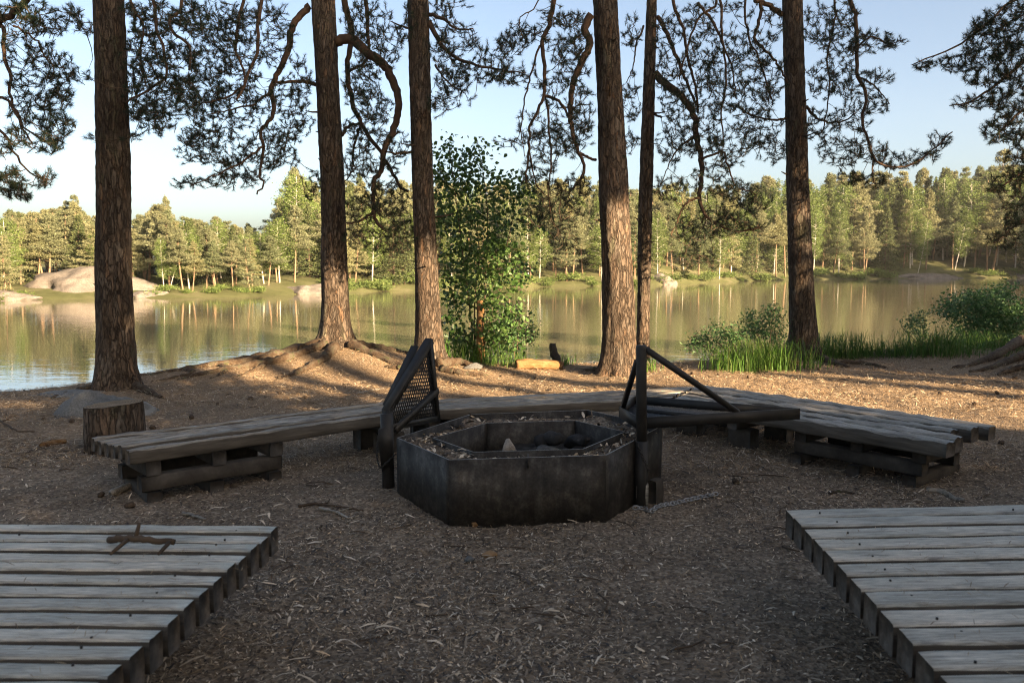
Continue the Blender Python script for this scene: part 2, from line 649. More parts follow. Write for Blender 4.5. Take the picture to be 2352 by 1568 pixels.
def mat_water():
    m, nt, out = new_mat('lake_water')
    tc = nd(nt, 'TexCoord')
    mp = nd(nt, 'Mapping'); mp.inputs['Scale'].default_value = (0.55, 1.5, 1)
    mp.inputs['Rotation'].default_value = (0, 0, R(8))
    nt.links.new(tc.outputs['Object'], mp.inputs[0])
    n1 = tex_noise(nt, mp.outputs[0], 1.6, 3, 0.55, 0.6)
    n2 = tex_noise(nt, mp.outputs[0], 5.0, 2, 0.5)
    # calmer and rougher patches
    pa = tex_noise(nt, tc.outputs['Object'], 0.07, 3)
    pr = ramp(nt, [(0.4, 0.45), (0.62, 1.0)], pa.outputs[0])
    h = nd(nt, 'Math', operation='MULTIPLY_ADD')
    nt.links.new(n2.outputs[0], h.inputs[0]); h.inputs[1].default_value = 0.22
    nt.links.new(n1.outputs[0], h.inputs[2])
    h2 = nd(nt, 'Math', operation='MULTIPLY')
    nt.links.new(h.outputs[0], h2.inputs[0]); nt.links.new(pr.outputs[0], h2.inputs[1])
    nrm = bump(nt, h2.outputs[0], 1.0, 0.0075)
    p = finish(nt, out, (0.15, 0.132, 0.085), 0.03, nrm, 0.5)
    p.inputs['IOR'].default_value = 2.0
    return m


def mat_rock(name, base, lich, scale=3.0):
    m, nt, out = new_mat(name)
    v = coords(nt)
    a = tex_noise(nt, v, scale, 10, 0.78)
    b = tex_noise(nt, v, scale * 14, 6, 0.75)
    st = tex_noise(nt, coords(nt, (0.6, 0.6, 2.2)), scale * 0.9, 5, 0.6, 1.0)
    d = tuple(x * 0.45 for x in base)
    l = tuple(min(1, x * 1.35) for x in base)
    r = ramp(nt, [(0.3, d), (0.5, base), (0.7, l)], a.outputs[0])
    s = ramp(nt, [(0.36, 0.55), (0.62, 1.2)], b.outputs[0])
    c = mix(nt, 0.8, r.outputs[0], s.outputs[0], 'MULTIPLY')
    lf = ramp(nt, [(0.52, 0.0), (0.66, 0.8)], st.outputs[0])
    c = mix(nt, lf.outputs[0], c, lich)
    hs = nd(nt, 'Math', operation='MULTIPLY_ADD')
    nt.links.new(b.outputs[0], hs.inputs[0]); hs.inputs[1].default_value = 0.4
    nt.links.new(a.outputs[0], hs.inputs[2])
    finish(nt, out, c, 0.88, bump(nt, hs.outputs[0], 0.8, 0.09 / scale), 0.25)
    return m


def mat_cut_end():
    m, nt, out = new_mat('sawn_end')
    tc = nd(nt, 'TexCoord')
    w = nd(nt, 'TexWave', wave_type='RINGS', rings_direction='Z'); w.inputs['Scale'].default_value = 14
    w.inputs['Distortion'].default_value = 2.5; w.inputs['Detail'].default_value = 3
    nt.links.new(tc.outputs['Object'], w.inputs['Vector'])
    n = tex_noise(nt, tc.outputs['Object'], 6, 6)
    a = ramp(nt, [(0.2, (0.13, 0.088, 0.052)), (0.8, (0.25, 0.175, 0.105))], w.outputs[0])
    b = ramp(nt, [(0.35, 0.6), (0.65, 1.2)], n.outputs[0])
    finish(nt, out, mix(nt, 1.0, a.outputs[0], b.outputs[0], 'MULTIPLY'), 0.85, bump(nt, w.outputs[0], 0.3, 0.003), 0.2)
    return m


BARK = mat_bark()
LIMB = mat_simple('limb_bark', [(0.3, (0.035, 0.024, 0.018)), (0.55, (0.085, 0.050, 0.031)), (0.75, (0.14, 0.08, 0.046))], 9, 0.9, 60, 0.6, 0.006, (1, 1, 0.5))
TWIG = mat_simple('twig_bark', [(0.3, (0.045, 0.032, 0.024)), (0.7, (0.11, 0.075, 0.05))], 6, 0.9)
ROOT = mat_simple('root_bark', [(0.3, (0.030, 0.020, 0.014)), (0.46, (0.075, 0.048, 0.030)), (0.58, (0.10, 0.080, 0.058)), (0.68, (0.060, 0.070, 0.022)), (0.8, (0.15, 0.10, 0.06))], 11, 0.92, 45, 1.0, 0.03)
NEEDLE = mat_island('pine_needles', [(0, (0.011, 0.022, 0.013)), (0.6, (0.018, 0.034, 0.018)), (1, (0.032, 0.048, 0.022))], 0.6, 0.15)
LEAF = mat_island('birch_leaves', [(0, (0.035, 0.085, 0.022)), (0.6, (0.065, 0.135, 0.035)), (1, (0.11, 0.18, 0.055))], 0.45, 0.35, spec=0.4)
SHRUBLEAF = mat_island('shrub_leaves', [(0, (0.035, 0.095, 0.030)), (0.6, (0.062, 0.150, 0.050)), (1, (0.12, 0.20, 0.085))], 0.5, 0.3, spec=0.35)
GRASS = mat_island('grass_blades', [(0, (0.045, 0.110, 0.020)), (0.7, (0.080, 0.175, 0.033)), (1, (0.17, 0.21, 0.07))], 0.5, 0.35)
LITTER = mat_island('needle_litter', [(0, (0.11, 0.065, 0.035)), (0.3, (0.24, 0.155, 0.09)), (0.65, (0.37, 0.26, 0.155)), (0.9, (0.48, 0.39, 0.28)), (1, (0.55, 0.48, 0.39))], 0.8)
CHIPS = mat_island('wood_chips', [(0, (0.035, 0.029, 0.025)), (0.32, (0.09, 0.070, 0.055)), (0.52, (0.23, 0.175, 0.125)), (0.72, (0.46, 0.36, 0.255)), (0.92, (0.72, 0.60, 0.46)), (1, (0.70, 0.49, 0.30))], 0.75, spec=0.3)
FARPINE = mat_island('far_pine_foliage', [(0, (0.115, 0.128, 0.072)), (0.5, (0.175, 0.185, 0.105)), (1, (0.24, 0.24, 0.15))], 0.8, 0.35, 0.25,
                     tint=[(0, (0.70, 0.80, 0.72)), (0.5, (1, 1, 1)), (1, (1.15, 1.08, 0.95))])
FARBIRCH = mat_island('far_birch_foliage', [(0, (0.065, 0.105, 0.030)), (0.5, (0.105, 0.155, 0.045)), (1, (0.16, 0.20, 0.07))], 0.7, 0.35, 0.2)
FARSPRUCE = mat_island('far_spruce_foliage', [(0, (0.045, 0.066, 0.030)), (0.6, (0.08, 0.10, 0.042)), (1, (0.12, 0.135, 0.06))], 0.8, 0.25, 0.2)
FARTRUNK = mat_simple('far_pine_trunk', [(0.3, (0.13, 0.088, 0.06)), (0.7, (0.25, 0.165, 0.105))], 1.2, 0.9)
BIRCHBARK = mat_simple('birch_bark', [(0.28, (0.10, 0.09, 0.08)), (0.4, (0.34, 0.32, 0.28)), (0.7, (0.48, 0.45, 0.40))], 3, 0.8, stretch=(1, 1, 2))
FGWOOD = mat_plank('weathered_plank', (0.22, 0.20, 0.17), (0.52, 0.475, 0.41), (0.72, 0.67, 0.60))
OLDWOOD = mat_plank('old_grey_plank', (0.075, 0.064, 0.053), (0.27, 0.238, 0.20), (0.50, 0.455, 0.395))
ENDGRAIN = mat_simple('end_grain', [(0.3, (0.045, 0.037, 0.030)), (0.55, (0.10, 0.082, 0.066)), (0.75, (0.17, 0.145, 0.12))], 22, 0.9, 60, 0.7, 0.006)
SHADEDSIDE = mat_simple('shade_painted_plank_side', [(0.3, (0.050, 0.042, 0.034)), (0.55, (0.105, 0.090, 0.074)), (0.75, (0.17, 0.15, 0.125))], 5, 0.85, 40, 0.6, 0.005, (0.5, 5, 5))  # darker colour paints in the shade on plank sides and undersides
DARKWOOD = mat_simple('damp_timber', [(0.3, (0.030, 0.025, 0.020)), (0.55, (0.068, 0.058, 0.048)), (0.75, (0.11, 0.095, 0.08))], 5, 0.9, 40, 0.6, 0.006)
FRESHWOOD = mat_simple('split_wood', [(0.3, (0.20, 0.115, 0.055)), (0.7, (0.36, 0.22, 0.12))], 9, 0.85, stretch=(1, 5, 5))
STEEL = mat_steel()
WORNSHEEN = mat_simple('worn_sky_sheen_edge', [(0.3, (0.16, 0.15, 0.14)), (0.7, (0.34, 0.33, 0.31))], 25, 0.45, spec=0.5, metallic=0.5)  # worn rim steel, lightened to paint in the sky's reflection
MESHSTEEL = mat_simple('bare_mesh_steel', [(0.3, (0.07, 0.075, 0.08)), (0.7, (0.17, 0.18, 0.19))], 20, 0.4, spec=0.5, metallic=0.6)
BLACKSTEEL = mat_simple('black_steel', [(0.3, (0.014, 0.013, 0.012)), (0.6, (0.030, 0.027, 0.024)), (0.8, (0.055, 0.045, 0.036))], 9, 0.55, 90, 0.3, 0.002, spec=0.4, metallic=0.2)
GALV = mat_simple('galvanised_steel', [(0.3, (0.22, 0.22, 0.22)), (0.7, (0.42, 0.42, 0.42))], 30, 0.45, metallic=0.7)
GRANITE = mat_rock('grey_granite', (0.145, 0.145, 0.140), (0.22, 0.225, 0.215), 4.0)
FARROCK = mat_rock('shore_rock', (0.150, 0.130, 0.115), (0.085, 0.078, 0.07), 0.9)
PALEROCK = mat_rock('pale_stone', (0.34, 0.29, 0.24), (0.22, 0.18, 0.14), 9.0)
ASH = mat_simple('ash_bed', [(0.3, (0.018, 0.016, 0.014)), (0.55, (0.045, 0.040, 0.035)), (0.78, (0.14, 0.13, 0.12))], 14, 0.95, 60, 0.9, 0.02)
CHAR = mat_simple('charred_wood', [(0.3, (0.012, 0.011, 0.010)), (0.6, (0.032, 0.030, 0.029)), (0.8, (0.11, 0.10, 0.10))], 12, 0.8, 50, 0.7, 0.01)
CONE = mat_simple('pine_cone', [(0.3, (0.035, 0.025, 0.018)), (0.7, (0.10, 0.068, 0.045))], 60, 0.85)
SAWN = mat_cut_end()
GROUND = mat_ground()
WATER = mat_water()
ROTTEN = mat_simple('rotten_wood', [(0.3, (0.09, 0.042, 0.018)), (0.5, (0.22, 0.115, 0.048)), (0.75, (0.33, 0.22, 0.12))], 7, 0.9, 40, 0.8, 0.012, (1, 4, 4))

# ------------------------------------------------------------------ ground sheet and lake


def lines(dense0, dense1, step, lo, hi, grow=1.13):
    c = list(np.arange(dense0, dense1 + 1e-6, step))
    s = step; x = dense0
    while x > lo:
        s *= grow; x -= s; c.insert(0, x)
    s = step; x = dense1
    while x < hi:
        s = min(s * grow, 14.0); x += s; c.append(x)
    return np.array(c)


gx = lines(-6.5, 8.5, 0.045, -900, 900)
gy = lines(2.2, 15.5, 0.045, -400, 1500, 1.10)
X, Y = np.meshgrid(gx, gy)
Z = terrain(X, Y)
nx, ny = len(gx), len(gy)
idx = np.arange(nx * ny).reshape(ny, nx)
quads = np.stack([idx[:-1, :-1], idx[:-1, 1:], idx[1:, 1:], idx[1:, :-1]], -1).reshape(-1, 4)
g = MB().add(np.stack([X, Y, Z], -1).reshape(-1, 3), quads).build('ground', GROUND, smooth=True, kind='structure')

w = MB().add([(-500, 4, WATER_Z), (500, 4, WATER_Z), (500, 330, WATER_Z), (-500, 330, WATER_Z)], [(0, 1, 2, 3)]).build('water', WATER, kind='structure')

# ------------------------------------------------------------------ branch growing


def grow(nodes, attr, sag=0.10, bow=0.16, rbase=0.0035, rgain=0.006, seg=0.10, seed=1):
    r = np.random.default_rng(seed)
    nodes = np.asarray(nodes, float); attr = np.asarray(attr, float)
    d0 = np.array([((nodes - a) ** 2).sum(1).min() for a in attr])
    attr = attr[np.argsort(d0)]
    P = np.empty((len(nodes) + len(attr) * 9, 3)); n = len(nodes); P[:n] = nodes
    A = []; B = []; ra = []; rb = []; tips = []; dirs = []
    for a in attr:
        j = int(((P[:n] - a) ** 2).sum(1).argmin())
        p = P[j]
        v = a - p; L = float(np.linalg.norm(v))
        if L < 0.02:
            continue
        k = max(2, min(8, int(L / seg)))
        t = np.linspace(0, 1, k + 1)[:, None]
        perp = np.cross(v, r.normal(size=3)); perp /= max(np.linalg.norm(perp), 1e-9)
        s = np.sin(math.pi * t)
        wob = r.normal(size=(k + 1, 3)) * 0.022 * L * s
        Q = p + v * t + perp * s * L * bow * r.uniform(-1, 1) + np.array((0, 0, -1.0)) * s * L * sag + wob
        r0 = min(rbase + rgain * L, 0.016)
        rr = np.linspace(r0, rbase * 0.62, k + 1)
        A.append(Q[:-1]); B.append(Q[1:]); ra.append(rr[:-1]); rb.append(rr[1:])
        P[n:n + k] = Q[1:]; n += k
        tips.append(a); dirs.append(unit(Q[-1] - Q[-2]))
    return np.concatenate(A), np.concatenate(B), np.concatenate(ra), np.concatenate(rb), np.array(tips), np.array(dirs)


def perp_frames(D):
    ref = np.where(np.abs(D[:, 2:3]) < 0.9, np.array([[0, 0, 1.0]]), np.array([[1.0, 0, 0]]))
    N = np.cross(D, ref); N /= np.maximum(np.linalg.norm(N, axis=1), 1e-9)[:, None]
    return N, np.cross(D, N)


def needles(tips, dirs, K=46, brush=0.11, ln=(0.042, 0.07), wd=0.0042, seed=5, up=0.35):
    r = np.random.default_rng(seed)
    m = len(tips)
    D = dirs + np.array((0, 0, up)) + r.normal(size=(m, 3)) * 0.25
    D /= np.linalg.norm(D, axis=1)[:, None]
    N, B = perp_frames(D)
    bl = brush * r.uniform(0.5, 1.25, (m, 1))
    u = r.random((m, K)) ** 0.8
    ph = r.random((m, K)) * 2 * math.pi
    th = np.radians(r.uniform(22, 66, (m, K)))
    L = r.uniform(ln[0], ln[1], (m, K))
    base = tips[:, None, :] + D[:, None, :] * ((u - 0.75) * bl)[..., None]
    dr = D[:, None, :] * np.cos(th)[..., None] + (N[:, None, :] * np.cos(ph)[..., None] + B[:, None, :] * np.sin(ph)[..., None]) * np.sin(th)[..., None]
    side = np.cross(dr.reshape(-1, 3), r.normal(size=(m * K, 3)))
    side /= np.maximum(np.linalg.norm(side, axis=1), 1e-9)[:, None]
    base = base.reshape(-1, 3); tip = base + dr.reshape(-1, 3) * L.reshape(-1, 1)
    V = np.stack([base - side * wd / 2, base + side * wd / 2, tip], 1).reshape(-1, 3)
    F = np.arange(m * K * 3).reshape(-1, 3)
    # the brush's own shoot
    sv, sf = segs_mesh(tips - D * bl * 0.8, tips + D * bl * 0.2, np.full(m, 0.0042), np.full(m, 0.003))
    return (V, F), (sv, sf)


def leaves(tips, dirs, K=9, spread=0.12, size=(0.03, 0.05), aspect=0.75, seed=5, droop=0.5):
    r = np.random.default_rng(seed)
    m = len(tips)
    c = np.repeat(tips, K, 0) + r.normal(size=(m * K, 3)) * spread * np.array((1, 1, .8))
    D = r.normal(size=(m * K, 3)); D[:, 2] = D[:, 2] * 0.5 - droop
    D /= np.linalg.norm(D, axis=1)[:, None]
    N, B = perp_frames(D)
    ph = r.random(m * K)[:, None] * math.pi
    S = N * np.cos(ph) + B * np.sin(ph); U = np.cross(D, S)
    L = r.uniform(size[0], size[1], (m * K, 1)); w = L * aspect / 2
    V = np.stack([c, c + D * L * .35 + S * w + U * w * .3, c + D * L * .75 + S * w * .62 + U * w * .2, c + D * L * 1.05 - U * L * .05,
                  c + D * L * .75 - S * w * .62 + U * w * .2, c + D * L * .35 - S * w + U * w * .3], 1).reshape(-1, 3)
    b = (np.arange(m * K) * 6)[:, None]
    F = np.concatenate([np.concatenate([b, b + 1, b + 2, b + 3], 1), np.concatenate([b, b + 3, b + 4, b + 5], 1)])
    return V, F


def smooth_path(pts, n):
    P = np.asarray(pts, float)
    d = np.concatenate(([0], np.cumsum(np.linalg.norm(np.diff(P, axis=0), axis=1))))
    t = np.linspace(0, d[-1], n)
    out = np.empty((n, 3))
    # Catmull-Rom
    for i, s in enumerate(t):
        k = min(max(int(np.searchsorted(d, s) - 1), 0), len(P) - 2)
        h = (s - d[k]) / max(d[k + 1] - d[k], 1e-9)
        p0 = P[max(k - 1, 0)]; p1 = P[k]; p2 = P[k + 1]; p3 = P[min(k + 2, len(P) - 1)]
        out[i] = 0.5 * ((2 * p1) + (p2 - p0) * h + (2 * p0 - 5 * p1 + 4 * p2 - p3) * h * h + (3 * p1 - p0 - 3 * p2 + p3) * h ** 3)
    return out


# ------------------------------------------------------------------ near pines
def ell(cx, cy, rx, ry, dens=1.0):
    return (cx, cy, rx, ry, dens)


def pine(label, Yd, prof, limbs, foliage, seed, top=15.5, base=None, lobes=5, flare=0.55, dspread=0.8, foff=-0.4, roots=()):
    """prof: (px, py, width px) from the base up at depth Yd; limbs: lists of (px, py), depth from/to, radius from/to"""
    px, py, wp = prof[0]
    b = at(px, py, Yd); b[2] = tz(b[0], b[1]) - 0.02
    if base is not None:
        b = np.array(base, float)
    t = thing('pine_tree', label, 'tree', b, 'mature pines on the lake bank')
    r = random.Random(seed)
    # trunk
    C = [at(q[0], q[1], Yd) for q in prof]; rad = [q[2] * Yd / FPX / 2 * .88 for q in prof]
    C[0][2] = b[2] - 0.25
    zt = C[-1][2]; dirx = (C[-1] - C[-2]) / max(C[-1][2] - C[-2][2], .1)
    for zz, k in ((8.0, .88), (11.0, .66), (14.0, .36), (top, .08)):
        C.append(C[len(prof) - 1] + dirx * (zz - zt) * 0.8 + np.array((r.uniform(-.08, .08), r.uniform(-.08, .08), 0)))
        C[-1][2] = zz; rad.append(rad[len(prof) - 1] * k)
    C = np.array(C)
    zs = np.concatenate([np.arange(b[2] - 0.2, 5.8, 0.045), np.arange(5.9, top, 0.3)])
    cx = np.interp(zs, C[:, 2], C[:, 0]); cy = np.interp(zs, C[:, 2], C[:, 1]); rr = np.interp(zs, C[:, 2], rad)
    ns = 44
    ang = np.linspace(0, 2 * math.pi, ns, endpoint=False)
    V = np.empty((len(zs), ns, 3))
    ph = r.uniform(0, 6)
    for i, z in enumerate(zs):
        hz = max(z - b[2], 0)
        f = flare * math.exp(-hz / 0.16)
        f2 = 0.10 * math.exp(-hz / 0.8)
        for j, a in enumerate(ang):
            lob = 0.45 + 0.55 * math.cos(lobes * a + ph) * math.cos(a * 2 + ph * 1.7)
            q = rr[i] * (1 + f * (0.75 + lob) * 0.6 + f2 * (1 + 0.5 * lob))
            ca, sa = math.cos(a), math.sin(a)
            nv = mnoise.noise((ca * 3.2 + seed, sa * 3.2, z * 1.6))
            n2 = abs(mnoise.noise((ca * 7.5 + seed * 2, sa * 7.5, z * 5.0)))
            n3 = mnoise.noise((ca * 1.4 + seed, sa * 1.4, z * 0.9))
            q += rr[i] * (0.05 * nv + 0.05 * n3) + 0.022 * (0.25 - n2)
            V[i, j] = (cx[i] + q * ca, cy[i] + q * sa, z)
    idx = np.arange(len(zs) * ns).reshape(len(zs), ns); nxr = np.roll(idx, -1, 1)
    F = np.stack([idx[:-1], nxr[:-1], nxr[1:], idx[1:]], -1).reshape(-1, 4)
    MB().add(V.reshape(-1, 3), F).build('trunk', BARK, t, smooth=True)
    # roots running over the ground
    for pts, r0, r1 in roots:
        P = []
        for (qx, qy, lift) in pts:
            if abs(qx) < 30:
                P.append(np.array((qx, qy, tz(qx, qy) + lift * .55 - .012))); continue
            p = gp(qx, qy); p[2] += lift; P.append(p)
        P = smooth_path(P, 26)
        zz = terrain(P[:, 0], P[:, 1])
        P[:, 2] = np.maximum(P[:, 2], zz - 0.01)
        P = P + rng.normal(size=P.shape) * 0.006
        rad_ = np.linspace(r0, r1, len(P)) * (1 + 0.14 * rng.normal(size=len(P)).clip(-1, 1))
        v, f = tube(P, rad_, 9)
        MB().add(v, f).build('root', ROOT, t, smooth=True)
    for k in range(4):
        zz = r.uniform(1.2, 5.2); a = r.uniform(0, 6.28); i = int(np.searchsorted(zs, zz))
        o = np.array((cx[i] + rr[i] * .9 * math.cos(a), cy[i] + rr[i] * .9 * math.sin(a), zz)); d = np.array((math.cos(a), math.sin(a), r.uniform(-.1, .5)))
        L = r.uniform(.08, .34)
        v, f = tube([o, o + d * L * .5 + (0, 0, -.01), o + d * L], [.016, .012, .006], 6)
        MB().add(v, f).build('branch_stub', TWIG, t, smooth=True)
    # limbs
    nodes = []
    for L in limbs:
        pts, y0, y1, r0, r1 = L
        P = [at(q[0], q[1], y0 + (y1 - y0) * i / (len(pts) - 1)) for i, q in enumerate(pts)]
        if pts[0][1] <= 2:      # enters the frame from above: follow it up to the trunk
            h = P[0][2] + r.uniform(1.0, 1.9)
            k = np.array((np.interp(h, zs, cx), np.interp(h, zs, cy), h))
            midp = (P[0] * 0.6 + k * 0.4) + np.array((0, 0, 0.45))
            P = [k, midp] + P
        elif not (pts[0] in START_FREE):
            pass
        P = smooth_path(P, max(8, len(P) * 5))
        w = rng.normal(size=P.shape) * 0.007; w[0] = 0
        P = P + w
        v, f = tube(P, np.linspace(r0, r1, len(P)), 8)
        MB().add(v, f).build('limb', LIMB, t, smooth=True)
        nodes.append(P)
    if foliage:
        nodes = np.concatenate(nodes) if nodes else np.array([[b[0], b[1], 5.0]])
        rs = np.random.default_rng(seed + 50)
        A = []
        for (ex, ey, rx, ry, dn) in foliage:
            n = max(2, int(math.pi * rx * ry / 330.0 * dn * DENS))
            a = rs.random(n) * 2 * math.pi; q = np.sqrt(rs.random(n)) * (1 + 0.10 * rs.normal(size=n))
            X_ = ex + rx * q * np.cos(a); Y_ = ey + ry * q * np.sin(a)
            for x_, y_ in zip(X_, Y_):
                A.append(at(x_, y_, Yd + foff + rs.uniform(-dspread, dspread)))
        a, bb, ra, rb, tips, dirs = grow(nodes, A, seed=seed)
        v, f = segs_mesh(a, bb, ra, rb, 4)
        MB().add(v, f).build('twigs', TWIG, t, kind='stuff')
        (v, f), (v2, f2) = needles(tips, dirs, seed=seed)
        nb = MB().add(v, f); nb.build('needles', NEEDLE, t, kind='stuff')
        MB().add(v2, f2).build('shoots', TWIG, t, kind='stuff')
    # the crown high above the frame
    m = CROWN.copy(); COL.objects.link(m); m.name = 'crown'; m.parent = t
    k = max(i for i in range(len(zs)) if zs[i] <= 9.0)
    m.location = (cx[k] - b[0], cy[k] - b[1], 6.6 - b[2]); m.rotation_euler = (0, 0, r.uniform(0, 6)); m.scale = (1, 1, 1)
    return t


START_FREE = ()
DENS = 4.3


def pad(mb, c, d, L, wid, thick, n, size, r):
    """a flattened bunch of small faces along a bough"""
    d = unit(d); s = unit(np.cross(d, (0, 0, 1.0))); u = np.cross(s, d)
    q = r.normal(size=(n, 3)) * 0.42
    t = r.random(n)
    wf = np.sin(np.clip(t, 0.05, 1) * math.pi * 0.85)[:, None] * 0.8 + 0.25
    P = c + d * (L * (0.25 + 0.8 * t))[:, None] + s * (q[:, 0:1] * wid * wf) + u * (q[:, 1:2] * thick * wf)
    D = r.normal(size=(n, 3)) + d * 0.7 + np.array((0, 0, .25)); D /= np.linalg.norm(D, axis=1)[:, None]
    N, B = perp_frames(D)
    ph = r.random(n)[:, None] * math.pi
    S = N * np.cos(ph) + B * np.sin(ph)
    ln = size * r.uniform(.6, 1.3, (n, 1)); w = ln * 0.26
    V = np.stack([P - S * w, P + D * ln * .5 - S * w * .2 , P + D * ln, P + S * w], 1).reshape(-1, 3)
    F = np.arange(n * 4).reshape(-1, 4)
    mb.add(V, F)


def crown_mesh(h0, h1, reach, boughs, n, size, seed, kind='pine'):
    r = np.random.default_rng(seed)
    mb = MB(); wood = []
    for i in range(boughs):
        t = (i + r.random()) / boughs
        z = h0 + (h1 - h0) * t
        a = i * 2.4 + r.uniform(-.5, .5)
        if kind == 'pine':
            nw = max(4, boughs // 4)
            z = h0 + (h1 - h0) * (int(t * nw) + .5 + r.uniform(-.16, .16)) / nw      # boughs in whorls
            L = reach * (0.22 + 0.95 * (1 - t) ** 0.75 * (0.55 + 0.45 * math.sin(math.pi * min(1, .25 + 1.4 * t)))) * r.uniform(.45, 1.15)
            d = np.array((math.cos(a), math.sin(a), r.uniform(-.12, .32) + 0.45 * t))
            th, wd = 0.34, L * 0.62
        elif kind == 'spruce':
            L = reach * (1.04 - t) * r.uniform(.8, 1.1) + 0.12
            d = np.array((math.cos(a), math.sin(a), -0.28 + 0.3 * t))
            th, wd = 0.35, L * 0.6
        else:
            L = reach * (0.4 + 0.8 * math.sin(math.pi * (0.1 + 0.85 * t))) * r.uniform(.6, 1.1)
            d = np.array((math.cos(a), math.sin(a), r.uniform(.1, .7)))
            th, wd = 0.8, L * 0.8
        c = np.array((0, 0, z))
        pad(mb, c, d, L, wd, th, int(n * (0.5 + 0.5 * L / reach)), size, r)
        wood.append((c, c + unit(d) * L * 0.8, 0.012 * L + 0.02))
    return mb, wood


_mb, _w = crown_mesh(2.0, 8.6, 1.8, 20, 30, 0.30, 4)
_me = _mb.mesh('crown'); _me.materials.append(NEEDLE)
CROWN = bpy.data.objects.new('crown', _me)

# T1: the pine beside the boulder
pine('thick dark pine trunk rising behind the grey boulder and the sawn stump', 9.9,
     [(265, 893, 92), (265, 800, 88), (262, 640, 86), (261, 450, 80), (257, 250, 77), (250, 0, 72)],
     [([(417, 0), (390, 41), (393, 68), (437, 109), (434, 164)], 9.3, 8.9, .030, .012),
      ([(352, 0), (359, 58), (376, 120), (383, 167), (366, 191), (291, 236)], 9.2, 9.0, .030, .010),
      ([(300, 0), (330, 60), (322, 130), (335, 200)], 9.4, 9.2, .022, .008)],
     [ell(350, 50, 60, 50), ell(325, 140, 45, 60), ell(320, 225, 45, 45), ell(355, 270, 50, 38), ell(400, 150, 60, 60), ell(400, 225, 60, 50, .9),
      ell(440, 40, 50, 40), ell(195, 60, 22, 20), ell(190, 170, 20, 14, .7), ell(208, 312, 12, 10), ell(160, 30, 30, 20), ell(310, 20, 30, 20),
      ell(300, 315, 26, 10, .8)],
     1, roots=[([(300, 888, .02), (330, 900, .03), (372, 915, .0)], .07, .02), ([(225, 890, .02), (190, 900, .02), (120, 915, .0)], .06, .02)])
